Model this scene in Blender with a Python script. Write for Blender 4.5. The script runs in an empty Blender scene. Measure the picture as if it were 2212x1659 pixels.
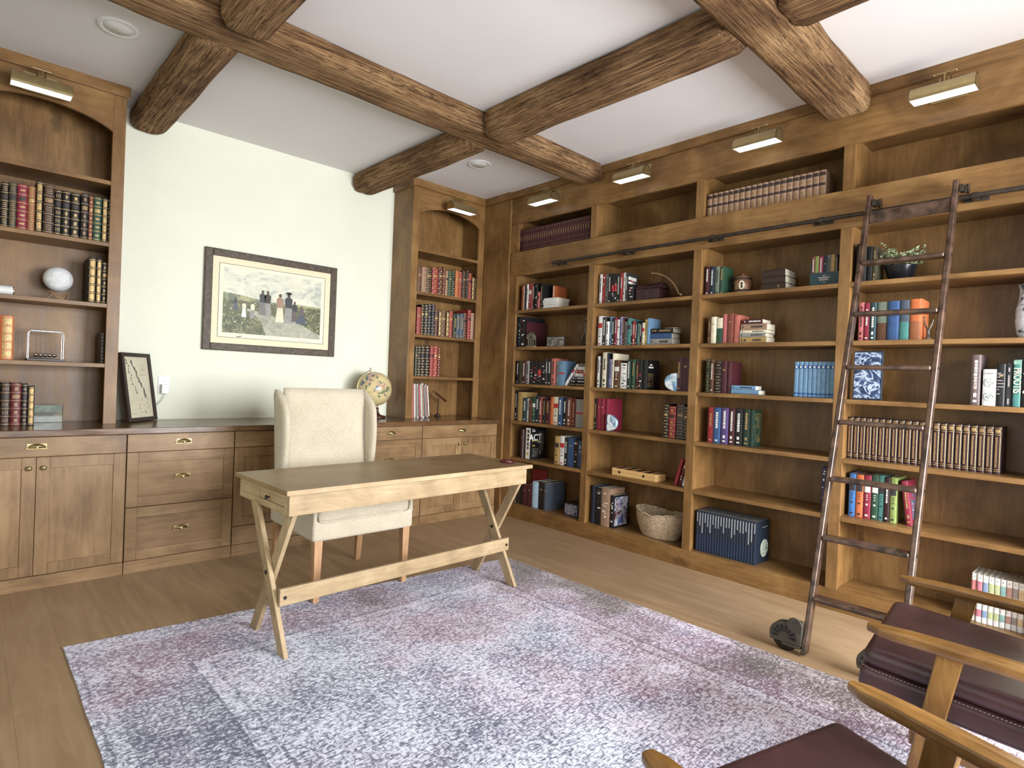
import bpy, math, random
from mathutils import Matrix, Vector, noise as mnoise
PI = math.pi
SC = bpy.context.scene
COL = SC.collection
random.seed(7)

# ------------------------------------------------------------------ mesh builder
class MB:
    def __init__(s): s.v, s.f, s.m, s.sm = [], [], [], []
    def add(s, vs, fs, m=0, M=None, smooth=False):
        b = len(s.v)
        s.v += [tuple(M @ Vector(p)) for p in vs] if M is not None else [tuple(p) for p in vs]
        for f in fs:
            s.f.append(tuple(b + i for i in f)); s.m.append(m); s.sm.append(smooth)
        return s
    def box(s, x0, x1, y0, y1, z0, z1, m=0, M=None):
        if x0 > x1: x0, x1 = x1, x0
        if y0 > y1: y0, y1 = y1, y0
        if z0 > z1: z0, z1 = z1, z0
        vs = [(x, y, z) for z in (z0, z1) for y in (y0, y1) for x in (x0, x1)]
        return s.add(vs, [(0,2,3,1),(4,5,7,6),(0,1,5,4),(2,6,7,3),(0,4,6,2),(1,3,7,5)], m, M)
    def prism(s, poly, h0, h1, axis='z', m=0, M=None, smooth=False):
        """poly: list of 2D points, extruded along axis from h0 to h1 (x: poly=(y,z), y: poly=(x,z), z: poly=(x,y))"""
        n = len(poly)
        def P(p, h):
            return {'x': (h, p[0], p[1]), 'y': (p[0], h, p[1]), 'z': (p[0], p[1], h)}[axis]
        vs = [P(p, h0) for p in poly] + [P(p, h1) for p in poly]
        fs = [(i, (i+1) % n, n + (i+1) % n, n + i) for i in range(n)]
        ar = sum(poly[i][0]*poly[(i+1) % n][1] - poly[(i+1) % n][0]*poly[i][1] for i in range(n))
        flip = (ar < 0) ^ (h1 < h0) ^ (axis == 'y')
        caps = [tuple(reversed(range(n))), tuple(range(n, 2*n))]
        allf = fs + caps
        if flip: allf = [tuple(reversed(f)) for f in allf]
        b = len(s.v)
        s.add(vs, allf, m, M)
        if smooth:
            for k in range(len(s.sm) - n - 2, len(s.sm) - 2): s.sm[k] = True
        return s
    def lathe(s, prof, seg=32, m=0, M=None, smooth=True, cap=True):
        """prof: (r, z) from bottom to top around z"""
        vs, fs = [], []
        for r, z in prof:
            for k in range(seg):
                a = 2*PI*k/seg; vs.append((r*math.cos(a), r*math.sin(a), z))
        n = len(prof)
        for i in range(n-1):
            for k in range(seg):
                k2 = (k+1) % seg
                fs.append((i*seg+k, i*seg+k2, (i+1)*seg+k2, (i+1)*seg+k))
        s.add(vs, fs, m, M, smooth)
        if cap:
            if prof[0][0] > 1e-6: s.add(vs[:seg], [tuple(reversed(range(seg)))], m, M)
            if prof[-1][0] > 1e-6: s.add(vs[-seg:], [tuple(range(seg))], m, M)
        return s
    def tube(s, pts, r, seg=10, m=0, M=None, closed=False, flat=1.0):
        pts = [Vector(p) for p in pts]; n = len(pts)
        rs = r if isinstance(r, (list, tuple)) else [r]*n
        vs, fs = [], []
        up = Vector((0, 0, 1))
        prev = None
        for i, p in enumerate(pts):
            a = pts[(i+1) % n] if (i < n-1 or closed) else p
            b = pts[i-1] if (i > 0 or closed) else p
            t = (a - b).normalized()
            if prev is None:
                ref = up if abs(t.z) < .95 else Vector((1, 0, 0))
                u = t.cross(ref).normalized()
            else:
                u = (prev - t*prev.dot(t)).normalized()
            prev = u
            w = t.cross(u).normalized()
            for k in range(seg):
                an = 2*PI*k/seg
                vs.append(p + u*(rs[i]*math.cos(an)) + w*(rs[i]*flat*math.sin(an)))
        rings = n if closed else n-1
        for i in range(rings):
            i2 = (i+1) % n
            for k in range(seg):
                k2 = (k+1) % seg
                fs.append((i*seg+k, i*seg+k2, i2*seg+k2, i2*seg+k))
        s.add(vs, fs, m, M, True)
        if not closed:
            s.add(vs[:seg], [tuple(reversed(range(seg)))], m, M)
            s.add(vs[-seg:], [tuple(range(seg))], m, M)
        return s
    def cyl(s, a, b, r, seg=16, m=0, M=None): return s.tube([a, b], r, seg, m, M)
    def sphere(s, c, r, seg=24, rings=14, m=0, M=None, sz=1.0):
        pr = [(max(r*math.sin(PI*i/rings), 1e-5), -r*sz*math.cos(PI*i/rings)) for i in range(rings+1)]
        T = Matrix.Translation(Vector(c))
        return s.lathe(pr, seg, m, (M @ T) if M is not None else T, True, False)
    def disc(s, c, r, nrm='y', seg=24, m=0, M=None):
        vs = []
        for k in range(seg):
            a = 2*PI*k/seg; x, y = r*math.cos(a), r*math.sin(a)
            vs.append({'y': (c[0]+x, c[1], c[2]+y), 'x': (c[0], c[1]+x, c[2]+y), 'z': (c[0]+x, c[1]+y, c[2])}[nrm])
        return s.add(vs, [tuple(range(seg))], m, M)
    def rbox(s, x0, x1, y0, y1, z0, z1, r, m=0, M=None, n=4, pz=0.0):
        """soft box: rounded by superellipse-like grid; pz puffs the top"""
        N = 12
        cx, cy, cz = (x0+x1)/2, (y0+y1)/2, (z0+z1)/2
        hx, hy, hz = abs(x1-x0)/2, abs(y1-y0)/2, abs(z1-z0)/2
        idx = {}; vs = []; fs = []
        def vert(p):
            k = tuple(round(c, 5) for c in p)
            if k in idx: return idx[k]
            q = [p[0]*hx, p[1]*hy, p[2]*hz]; h = (hx, hy, hz)
            ins = [max(-h[i]+r, min(h[i]-r, q[i])) for i in range(3)]
            d = Vector([q[i]-ins[i] for i in range(3)])
            if d.length > 1e-9: d = d.normalized()*r
            P = [ins[i]+d[i] for i in range(3)]
            if pz and p[2] > 0: P[2] += pz*(1-p[0]**2)*(1-p[1]**2)
            idx[k] = len(vs); vs.append((cx+P[0], cy+P[1], cz+P[2])); return idx[k]
        def ticks(h):
            e = min(r/h, .95) if h > 0 else .5
            out = [-1, -1+e*.3, -1+e*.7, -1+e]; k = 6
            a, b = -1+e, 1-e
            out += [a+(b-a)*i/k for i in range(1, k)] + [1-e, 1-e*.7, 1-e*.3, 1]
            return out
        T = [ticks(hx), ticks(hy), ticks(hz)]
        for ax in range(3):
            u, w = (ax+1) % 3, (ax+2) % 3
            for sg in (-1, 1):
                for i in range(len(T[u])-1):
                    for j in range(len(T[w])-1):
                        q = []
                        for (ii, jj) in ((i, j), (i+1, j), (i+1, j+1), (i, j+1)):
                            p = [0, 0, 0]; p[ax] = sg; p[u] = T[u][ii]; p[w] = T[w][jj]; q.append(vert(p))
                        if sg < 0: q.reverse()
                        if len(set(q)) == 4: fs.append(tuple(q))
        return s.add(vs, fs, m, M, True)
    def build(s, name, mats, parent=None, loc=None, bevel=0, bseg=2, sub=0):
        me = bpy.data.meshes.new(name)
        me.from_pydata(s.v, [], s.f)
        if not isinstance(mats, (list, tuple)): mats = [mats]
        for mt in mats: me.materials.append(mt)
        if len(s.f) == len(me.polygons):
            me.polygons.foreach_set('material_index', s.m)
            me.polygons.foreach_set('use_smooth', s.sm)
        me.update()
        o = bpy.data.objects.new(name, me); COL.objects.link(o)
        if parent is not None: o.parent = parent
        if loc is not None: o.location = loc
        if bevel:
            b = o.modifiers.new('bevel', 'BEVEL'); b.width = bevel; b.segments = bseg; b.limit_method = 'ANGLE'; b.angle_limit = .6; b.harden_normals = False
        if sub:
            b = o.modifiers.new('sub', 'SUBSURF'); b.levels = sub; b.render_levels = sub
        return o

def tag(o, label=None, cat=None, group=None, kind=None):
    if label: o['label'] = label
    if cat: o['category'] = cat
    if group: o['group'] = group
    if kind: o['kind'] = kind
    return o
def thing(name, label, cat, loc=(0, 0, 0), rz=0, group=None):
    o = bpy.data.objects.new(name, None); COL.objects.link(o)
    o.empty_display_size = .1; o.location = loc; o.rotation_euler = (0, 0, rz)
    return tag(o, label, cat, group)
def copy_tree(o, parent=None):
    c = o.copy(); COL.objects.link(c)
    if parent is not None: c.parent = parent
    for ch in [x for x in bpy.data.objects if x.parent == o]: copy_tree(ch, c)
    return c
def B(name, mats, parent, *boxes, bevel=.0015, **kw):
    m = MB()
    for b in boxes: m.box(*b)
    return m.build(name, mats, parent, bevel=bevel, **kw)
def structure(o):
    o['kind'] = 'structure'; return o

# ------------------------------------------------------------------ materials
def srgb(r, g, b):
    f = lambda c: (c/255/12.92) if c/255 <= .04045 else ((c/255+.055)/1.055)**2.4
    return (f(r), f(g), f(b), 1)
class NT:
    def __init__(s, name):
        s.mat = bpy.data.materials.new(name); s.mat.use_nodes = True
        s.t = s.mat.node_tree; s.n = s.t.nodes; s.l = s.t.links
        s.b = s.n['Principled BSDF']
    def node(s, typ, **kw):
        nd = s.n.new(typ)
        for k, v in kw.items():
            if k.startswith('i_'):
                key = k[2:].replace('_', ' ')
                nd.inputs[key].default_value = v
            else: setattr(nd, k, v)
        return nd
    def link(s, a, b): s.l.new(a, b)
    def coord(s, scale=(1, 1, 1), loc=(0, 0, 0), rot=(0, 0, 0), kind='Object', rand=True):
        tc = s.node('ShaderNodeTexCoord'); mp = s.node('ShaderNodeMapping')
        mp.inputs['Scale'].default_value = scale; mp.inputs['Location'].default_value = loc; mp.inputs['Rotation'].default_value = rot
        src = tc.outputs[kind]
        if rand:
            oi = s.node('ShaderNodeObjectInfo'); ad = s.node('ShaderNodeVectorMath', operation='ADD')
            ml = s.node('ShaderNodeMath', operation='MULTIPLY'); ml.inputs[1].default_value = 37.0
            s.link(oi.outputs['Random'], ml.inputs[0]); s.link(src, ad.inputs[0]); s.link(ml.outputs[0], ad.inputs[1]); src = ad.outputs[0]
        s.link(src, mp.inputs['Vector']); return mp.outputs['Vector']
    def noise(s, vec, scale=5, detail=4, rough=.5, dist=0):
        nd = s.node('ShaderNodeTexNoise'); nd.inputs['Scale'].default_value = scale; nd.inputs['Detail'].default_value = detail
        nd.inputs['Roughness'].default_value = rough; nd.inputs['Distortion'].default_value = dist
        s.link(vec, nd.inputs['Vector']); return nd.outputs['Fac']
    def ramp(s, fac, stops, interp='LINEAR'):
        nd = s.node('ShaderNodeValToRGB'); cr = nd.color_ramp; cr.interpolation = interp
        while len(cr.elements) > len(stops): cr.elements.remove(cr.elements[-1])
        while len(cr.elements) < len(stops): cr.elements.new(.5)
        for e, (p, c) in zip(cr.elements, stops):
            e.position = p; e.color = c if len(c) == 4 else (*c, 1)
        s.link(fac, nd.inputs['Fac']); return nd.outputs['Color']
    def mix(s, fac, a, b, mode='MIX'):
        nd = s.node('ShaderNodeMix', data_type='RGBA', blend_type=mode)
        for sock, v in ((nd.inputs[0], fac), (nd.inputs[6], a), (nd.inputs[7], b)):
            if hasattr(v, 'node'): s.link(v, sock)
            else: sock.default_value = v
        return nd.outputs[2]
    def math(s, op, a, b=None, c=None, clamp=False):
        nd = s.node('ShaderNodeMath', operation=op); nd.use_clamp = clamp
        for i, v in enumerate((a, b, c)):
            if v is None: continue
            if hasattr(v, 'node'): s.link(v, nd.inputs[i])
            else: nd.inputs[i].default_value = v
        return nd.outputs[0]
    def sep(s, vec):
        nd = s.node('ShaderNodeSeparateXYZ'); s.link(vec, nd.inputs[0]); return nd.outputs
    def bump(s, h, strength=.2, dist=.002):
        nd = s.node('ShaderNodeBump'); nd.inputs['Strength'].default_value = strength; nd.inputs['Distance'].default_value = dist
        s.link(h, nd.inputs['Height']); s.link(nd.outputs['Normal'], s.b.inputs['Normal'])
    def fin(s, color=None, rough=.5, metal=0, spec=.5, coat=0, sheen=0):
        if color is not None:
            if hasattr(color, 'node'): s.link(color, s.b.inputs['Base Color'])
            else: s.b.inputs['Base Color'].default_value = color
        if hasattr(rough, 'node'): s.link(rough, s.b.inputs['Roughness'])
        else: s.b.inputs['Roughness'].default_value = rough
        s.b.inputs['Metallic'].default_value = metal
        s.b.inputs['Specular IOR Level'].default_value = spec
        s.b.inputs['Coat Weight'].default_value = coat; s.b.inputs['Coat Roughness'].default_value = .15
        s.b.inputs['Sheen Weight'].default_value = sheen
        return s.mat
def wood(name, axis, dark, mid, light, rough=.42, knots=.5, gs=1.0, contrast=1.0, spec=.4, bump=.12):
    """stained knotty timber with the grain along one axis"""
    t = NT(name)
    st = {'x': (1.6, 14, 14), 'y': (14, 1.6, 14), 'z': (14, 14, 1.6)}[axis]
    v = t.coord(tuple(c*gs for c in st))
    v1 = t.coord((1.0*gs*1.5,)*3)
    grain = t.noise(v, 1.6, 6, .62, 1.2)
    fine = t.noise(t.coord(tuple(c*5*gs for c in st)), 2.0, 3, .6, .2)
    blot = t.noise(v1, 1.7, 3, .6, .5)
    f = t.math('ADD', t.math('MULTIPLY', grain, .38), t.math('MULTIPLY', blot, .62))
    f = t.math('ADD', f, t.math('MULTIPLY', t.math('SUBTRACT', fine, .5), .12))
    col = t.ramp(f, [(.5-.17/contrast, dark), (.5, mid), (.5+.16/contrast, light)])
    if knots:
        vo = t.node('ShaderNodeTexVoronoi', feature='F1'); vo.inputs['Scale'].default_value = 1.0
        kst = {'x': (1.3, 3.4, 3.4), 'y': (3.4, 1.3, 3.4), 'z': (3.4, 3.4, 1.3)}[axis]
        t.link(t.coord(kst), vo.inputs['Vector'])
        d = t.math('ADD', vo.outputs['Distance'], t.math('MULTIPLY', t.math('SUBTRACT', t.noise(t.coord((9, 9, 9)), 3, 2, .5), .5), .16))
        k = t.ramp(d, [(.045, (1, 1, 1, 1)), (.13, (0, 0, 0, 1))])
        col = t.mix(t.math('MULTIPLY', k, knots), col, tuple(c*.35 for c in dark[:3]) + (1,))
    t.bump(t.math('ADD', grain, t.math('MULTIPLY', fine, .5)), bump, .001)
    rr = t.math('ADD', t.math('MULTIPLY', grain, .25), rough-.12)
    return t.fin(col, rr, spec=spec)
def plain(name, c, rough=.5, metal=0, spec=.5, var=.06, coat=0, scale=12, bump=0, sheen=0):
    t = NT(name)
    n = t.noise(t.coord((1, 1, 1)), scale, 3, .55)
    a = tuple(max(0, x*(1-var*2)) for x in c[:3]) + (1,); b = tuple(min(1, x*(1+var*2)) for x in c[:3]) + (1,)
    col = t.ramp(n, [(.3, a), (.7, b)])
    if bump: t.bump(n, bump, .002)
    return t.fin(col, rough, metal, spec, coat, sheen)
def beamwood(name, axis):
    t = NT(name)
    st = {'x': (.32, 12, 12), 'y': (12, .32, 12), 'z': (12, 12, .32)}[axis]
    g = t.noise(t.coord(tuple(c*1.5 for c in st)), 4, 7, .78, .2); cr = t.noise(t.coord(tuple(c*.9 for c in st)), 6, 4, .65, .35); b = t.noise(t.coord((1, 1, 1)), 2.2, 4, .6)
    f = t.math('ADD', t.math('MULTIPLY', g, .65), t.math('MULTIPLY', b, .35))
    col = t.ramp(f, [(.36, srgb(66, 46, 32)), (.48, srgb(128, 96, 66)), (.60, srgb(182, 146, 106))])
    crack = t.ramp(t.math('ABSOLUTE', t.math('SUBTRACT', cr, .5)), [(.004, (1, 1, 1, 1)), (.018, (0, 0, 0, 1))])
    col = t.mix(t.math('MULTIPLY', crack, .75), col, srgb(36, 24, 16))
    vo = t.node('ShaderNodeTexVoronoi', feature='F1'); t.link(t.coord({'x': (1.5, 5, 5), 'y': (5, 1.5, 5), 'z': (5, 5, 1.5)}[axis]), vo.inputs['Vector'])
    kn = t.ramp(vo.outputs['Distance'], [(.06, (1, 1, 1, 1)), (.12, (0, 0, 0, 1))]); col = t.mix(t.math('MULTIPLY', kn, .7), col, srgb(34, 22, 14))
    t.bump(t.math('SUBTRACT', g, t.math('MULTIPLY', crack, .6)), .9, .012)
    return t.fin(col, .85, spec=.15)
AL = dict(dark=srgb(92, 65, 34), mid=srgb(125, 91, 52), light=srgb(150, 115, 70))
M = {}
for ax in 'xyz':
    M['w'+ax] = wood('alder_wood_'+ax, ax, **AL, rough=.40)
    M['f'+ax] = beamwood('old_beam_wood_'+ax, ax)
    M['d'+ax] = wood('pale_desk_wood_'+ax, ax, srgb(138, 116, 86), srgb(166, 142, 108), srgb(184, 162, 128), rough=.5, knots=.25, contrast=1.1, gs=1.4)
    M['b'+ax] = wood('base_cabinet_wood_'+ax, ax, srgb(104, 78, 50), srgb(138, 108, 74), srgb(160, 130, 94), rough=.40, knots=.35)
    M['a'+ax] = wood('varnished_arm_wood_'+ax, ax, srgb(82, 54, 24), srgb(116, 82, 40), srgb(146, 108, 58), rough=.25, knots=.1, gs=1.6, spec=.6)
M['desktop'] = wood('shaded_desk_top_wood', 'x', srgb(110, 88, 60), srgb(136, 112, 80), srgb(152, 128, 94), rough=.38, knots=.1, contrast=.8)  # same wood as the desk frame, colour darkened for grazing light on the top
M['chairleg'] = wood('chair_leg_wood', 'z', srgb(150, 112, 78), srgb(178, 138, 100), srgb(196, 158, 120), rough=.45, knots=0)
M['counter'] = wood('counter_top_wood', 'x', srgb(66, 44, 28), srgb(100, 72, 48), srgb(124, 94, 66), rough=.2, knots=.2, spec=.7)
M['wall'] = plain('wall_paint', srgb(230, 231, 214), .75, var=.01, scale=3, spec=.2)
M['ceil'] = plain('ceiling_paint', srgb(226, 222, 222), .85, var=.008, scale=2, spec=.1)
M['white'] = plain('white_enamel', srgb(230, 230, 228), .4, var=.01)
M['brass'] = plain('brushed_brass', srgb(172, 154, 112), .32, metal=.9, var=.05, scale=30)
M['gold'] = plain('gilt_foil', srgb(196, 160, 96), .38, metal=.55, var=.15, scale=120)
M['iron'] = plain('dark_oiled_iron', srgb(62, 54, 46), .42, metal=.5, var=.2, scale=25, bump=.2)
M['ladder'] = plain('bronzed_ladder_finish', srgb(84, 64, 52), .3, metal=.35, var=.35, scale=18, bump=.25, spec=.7)
M['black'] = plain('black_enamel', srgb(24, 22, 22), .4)
M['paper'] = plain('page_paper', srgb(222, 212, 188), .8, var=.05, scale=60)
M['steel'] = plain('polished_steel', srgb(210, 212, 216), .15, metal=1, var=.03)
M['leather'] = plain('oxblood_leather', srgb(60, 37, 38), .34, var=.14, scale=9, bump=.12, spec=.55)
M['stitch'] = plain('grey_stitching', srgb(160, 152, 152), .7)
M['guard'] = plain('dark_cast_iron', srgb(74, 70, 60), .6, metal=.2, var=.1, scale=30)
# ------------------------------------------------------------------ room shell
H = 3.05
def floor_mat():
    t = NT('oak_floor_boards')
    v = t.coord((1, 1, 1), rand=False)
    br = t.node('ShaderNodeTexBrick'); br.offset = .37; br.squash = 1
    br.inputs['Scale'].default_value = 1; br.inputs['Brick Width'].default_value = 2.1; br.inputs['Row Height'].default_value = .19
    br.inputs['Mortar Size'].default_value = .0012; br.inputs['Mortar Smooth'].default_value = .1
    br.inputs['Color1'].default_value = (0, 0, 0, 1); br.inputs['Color2'].default_value = (1, 1, 1, 1); br.inputs['Mortar'].default_value = (.5, .5, .5, 1)
    t.link(t.coord((1, 1, 1), rot=(0, 0, PI/2), rand=False), br.inputs['Vector'])
    g = t.noise(t.coord((9, .9, 1), rand=False), 2.2, 5, .6, .8)
    b = t.noise(v, 1.1, 3, .5)
    f = t.math('ADD', t.math('MULTIPLY', g, .5), t.math('MULTIPLY', b, .3))
    f = t.math('ADD', f, t.math('MULTIPLY', br.outputs['Color'], .07))
    col = t.ramp(f, [(.25, srgb(134, 108, 80)), (.43, srgb(154, 127, 97)), (.6, srgb(170, 144, 114))])
    col = t.mix(t.math('MULTIPLY', br.outputs['Fac'], .35), col, srgb(84, 62, 42))
    t.bump(t.math('SUBTRACT', g, t.math('MULTIPLY', br.outputs['Fac'], 2)), .08, .001)
    return t.fin(col, .42, spec=.4)
XL, XR, YB, YF, XA = -3.90, .36, 0.0, -6.6, -5.6      # left wall, wall behind bookcase, back wall, front wall, far end of the side opening
structure(MB().box(XA-.1, XR+.1, YF-.1, YB+.1, -.1, 0).build('floor', floor_mat()))
structure(MB().box(XA-.1, XR+.1, YF-.1, YB+.1, H, H+.1).build('ceiling', M['ceil']))
structure(MB().box(XA-.1, XR+.1, YB, YB+.1, 0, H).build('wall_back', M['wall']))
structure(MB().box(XR, XR+.1, YF, YB, 0, H).build('wall_right', M['wall']))
# left wall: solid beside the desk, then a wide cased opening towards a window bay
m = MB(); m.box(XL-.12, XL, -1.05, YB, 0, H).box(XL-.12, XL, -2.95, -1.05, 0, .5).box(XL-.12, XL, -2.95, -1.05, 2.55, H).box(XL-.12, XL, -3.25, -2.95, 0, H).box(XL-.12, XL, YF, -3.25, 2.7, H)
structure(m.build('wall_left', M['wall']))
m = MB(); m.box(XA-.1, XA, YF, -5.7, 0, H).box(XA-.1, XA, -3.35, YB, 0, H).box(XA-.1, XA, -5.7, -3.35, 0, .4).box(XA-.1, XA, -5.7, -3.35, 2.6, H)
m.box(XA, XL-.12, -3.25, -3.15, 0, H)
structure(m.build('wall_bay', M['wall']))
# front wall (behind the camera) with two wide windows
WIN = [(-3.75, -2.25, .55, 2.35), (-1.95, -.10, .55, 2.35)]
m = MB(); xs = [XA-.1, WIN[0][0], WIN[0][1], WIN[1][0], WIN[1][1], XR+.1]
for i in (0, 2, 4): m.box(xs[i], xs[i+1], YF-.1, YF, 0, H)
for x0, x1, z0, z1 in WIN: m.box(x0, x1, YF-.1, YF, 0, z0).box(x0, x1, YF-.1, YF, z1, H)
structure(m.build('wall_front', M['wall']))
def window_frame(name, horiz, a0, a1, z0, z1, p, nmull=1):
    m = MB(); w = .05
    def bx(u0, u1, v0, v1):
        if horiz: m.box(u0, u1, p-.07, p-.02, v0, v1)
        else: m.box(p-.07, p-.02, u0, u1, v0, v1)
    bx(a0, a0+w, z0, z1); bx(a1-w, a1, z0, z1); bx(a0, a1, z0, z0+w); bx(a0, a1, z1-w, z1)
    for i in range(1, nmull+1):
        u = a0+(a1-a0)*i/(nmull+1); bx(u-.02, u+.02, z0, z1)
    structure(m.build(name, M['white']))
window_frame('window_1', True, *WIN[0], YF); window_frame('window_2', True, *WIN[1], YF)
window_frame('window_3', False, -2.95, -1.05, .5, 2.55, XL-.04); window_frame('window_4', False, -5.7, -3.35, .4, 2.6, XA, 2)
structure(MB().box(XL, XL+.015, -3.25, -.66, 0, .13).build('baseboard_left', M['white'], bevel=.004))
structure(MB().box(XL, XR, YF, YF+.015, 0, .13).build('baseboard_front', M['white'], bevel=.004))
# ------------------------------------------------------------------ ceiling beams (hand-hewn logs)
def beam(axis, a0, a1, c, w, depth, seed, sides, label, taper=0, round_=.5, top=.005):
    """log along axis from a0 to a1, centre line c, width w, hanging depth below the ceiling"""
    rnd = random.Random(seed); n = max(10, int(abs(a1-a0)/.045)); S = 40
    m = MB(); vs = []; fs = []
    ex = 2.1+(1-round_)**2*9
    for i in range(n+1):
        t = i/n; a = a0+(a1-a0)*t
        hw = w/2*(1+taper*(t-.5)); hd = depth*(1+taper*.5*(t-.5))
        e0 = min(t, 1-t)*abs(a1-a0)
        endr = 1-.16*max(0, 1-e0/.05)**2
        off = .016*mnoise.noise(Vector((a*1.1, seed, 0)))
        for k in range(S):
            an = 2*PI*k/S; cx, cz = math.cos(an), math.sin(an)
            r = 1/((abs(cx)**ex+abs(cz)**ex)**(1/ex))
            p = Vector((a*2.4, cx*2, cz*2+seed*3.1))
            d = 1+.055*mnoise.noise(p)+.035*mnoise.noise(Vector((a*1.2, cx*7, cz*7+seed)))+.022*mnoise.noise(Vector((a*6, cx*13, cz*13+seed)))
            g = mnoise.noise(Vector((a*.7+seed, an*3.3, 2)))       # long drying cracks
            if g > .34: d -= .10*min(1, (g-.34)/.08)*(.6+.4*mnoise.noise(Vector((a*3, seed, 9))))
            x = c+off+hw*r*cx*d*endr; z = H-hd*.46+hd*.54*r*cz*d*endr
            z = min(z, H+top)
            vs.append((a, x, z) if axis == 'x' else (x, a, z))
    for i in range(n):
        for k in range(S):
            k2 = (k+1) % S
            q = (i*S+k, i*S+k2, (i+1)*S+k2, (i+1)*S+k)
            fs.append(q if axis == 'x' else tuple(reversed(q)))
    m.add(vs, fs, 0, None, True)
    m.add([vs[k] for k in range(S)], [tuple(range(S))] if axis == 'y' else [tuple(reversed(range(S)))], 0)
    m.add([vs[n*S+k] for k in range(S)], [tuple(range(S))] if axis == 'x' else [tuple(reversed(range(S)))], 0)
    o = m.build('ceiling_beam', M['f'+axis]); tag(o, label, 'ceiling beam', 'hand-hewn timber beams under the ceiling')
    return o
beam('x', XL, -.02, -1.69, .235, .135, 3, 0, 'square-hewn old timber beam running from above left hutch to the bookcase beside corner lamp', taper=-.12, round_=.12)
beam('x', XL, -.02, -3.61, .25, .165, 8, 0, 'thick cracked golden timber beam ending on bookcase between third and fourth brass lamps', taper=-.05, round_=.38)
beam('y', -1.60, 0, -1.185, .235, .165, 11, 0, 'short round log stub from white wall beside right hutch to the first cross beam', round_=.7)
beam('y', -1.60, 0, -2.865, .225, .15, 17, 0, 'short knotty log stub from white wall beside left hutch to the cross beam', round_=.7)
beam('y', -3.50, -1.80, -1.185, .25, .175, 23, 0, 'long dark brown log between the two cross beams, over the desk', round_=.5)
beam('y', -3.50, -1.81, -2.82, .24, .17, 29, 0, 'log end butting the first cross beam beside the left round ceiling light', round_=.6)
beam('y', YF+.01, -3.73, -1.20, .25, .17, 31, 0, 'dark log end butting the golden cracked beam at the top of the picture', round_=.3)
beam('y', YF+.01, -3.73, -2.82, .25, .17, 37, 0, 'dark log beyond the golden cracked beam towards the front windows', round_=.5)
# round ceiling lights
for x, y, lab in ((-3.215, -1.096, 'white round ceiling light between left hutch and the beams'), (-.698, -1.04, 'small white round ceiling light in front of the right hutch')):
    t = thing('ceiling_light', lab, 'ceiling light', (x, y, H), group='round white ceiling lights')
    MB().lathe([(.068, -.004), (.085, -.012), (.094, -.008), (.096, .003)], 40, cap=False).build('trim_ring', M['white'], t)
    MB().lathe([(.0001, -.0115), (.064, -.0105), (.0695, .002)], 40).build('diffuser', plain('ceiling_light_diffuser', srgb(226, 226, 224), .5, var=.01), t)
# ------------------------------------------------------------------ tall bookcase on the right wall
PITCH = .957
Y1, Y2, Y3, W = -1.734, -2.692, -3.647, .0633
DIV = [(-.703, -.803), (Y1+W, Y1), (Y2+W, Y2), (Y3+W, Y3), (Y3-PITCH+W, Y3-PITCH)]
ZT, ZB, ZL, ZBASE = 2.740, 2.4734, 2.253, .124
SHZ = [1.930, 1.588, 1.246, .897, .556]
XBK = .335
bc = thing('wall_bookcase', 'tall built-in alder bookcase covering the right wall with a row of cubbies on top', 'bookcase', (0, 0, 0))
B('crown_molding', M['wy'], bc, (-.022, .0, DIV[4][1], -.705, 2.988, H), bevel=.003)
B('lamp_board', M['wy'], bc, (0, .022, DIV[4][1], -.705, ZT, 2.988))
B('middle_rail', M['wy'], bc, (0, .022, DIV[4][1], -.705, ZL, ZB), (-.009, .0, DIV[4][1], -.72, 2.292, ZB-.0), bevel=.002)
B('cubby_floor', M['wy'], bc, (.022, XBK, DIV[4][1]+.02, -.75, ZB-.025, ZB))
B('cubby_top', M['wy'], bc, (.022, XBK, DIV[4][1]+.02, -.75, 2.79, 2.81))
B('lower_top', M['wy'], bc, (.022, XBK, DIV[4][1]+.02, -.75, ZL+.02, ZL+.04))
B('plinth', M['wy'], bc, (0, .022, DIV[4][1], -.703, 0, ZBASE))
B('bottom_board', M['wy'], bc, (.022, XBK, DIV[4][1]+.02, -.75, ZBASE-.02, ZBASE))
for i, (a, b) in enumerate(DIV):
    if i == 0:
        B('stile', M['wz'], bc, (0, .022, a, b, ZBASE, ZL), (0, .022, a, b, ZB, ZT))
        B('side_panel', M['wz'], bc, (.022, XBK, -.760, -.745, ZBASE, 2.79))
        continue
    B('stile', M['wz'], bc, (0, .022, a, b, ZBASE, ZL), (0, .022, a, b, ZB, ZT))
    B('divider_panel', M['wz'], bc, (.022, XBK, a-.012, b+.012, ZBASE, 2.79))
for i in range(4):
    ya, yb = (-.757 if i == 0 else DIV[i][1]+.014), DIV[i+1][0]-.014
    B('back_panel', M['wz'], bc, (XBK, XBK+.012, yb, ya, ZBASE-.02, 2.80), bevel=0)
    for z in SHZ: B('shelf', M['wy'], bc, (.001, XBK, DIV[i+1][0]+.0003, DIV[i][1]-.0003, z-.027, z), (.0225, XBK, yb+.003, ya-.003, z-.026, z-.0002), bevel=.0025)
B('corner_panel', M['wz'], bc, (-.019, .022, -.703, -.3315, 0, 2.985), bevel=.002)
B('corner_crown', M['wy'], bc, (-.040, -.019, -.703, -.3315, 2.985, H), (-.04, .022, -.705, -.703, 2.985, H), bevel=.002)
B('corner_side', M['wz'], bc, (0.0, XBK, -.703, -.69, 0, 2.985))
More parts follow.
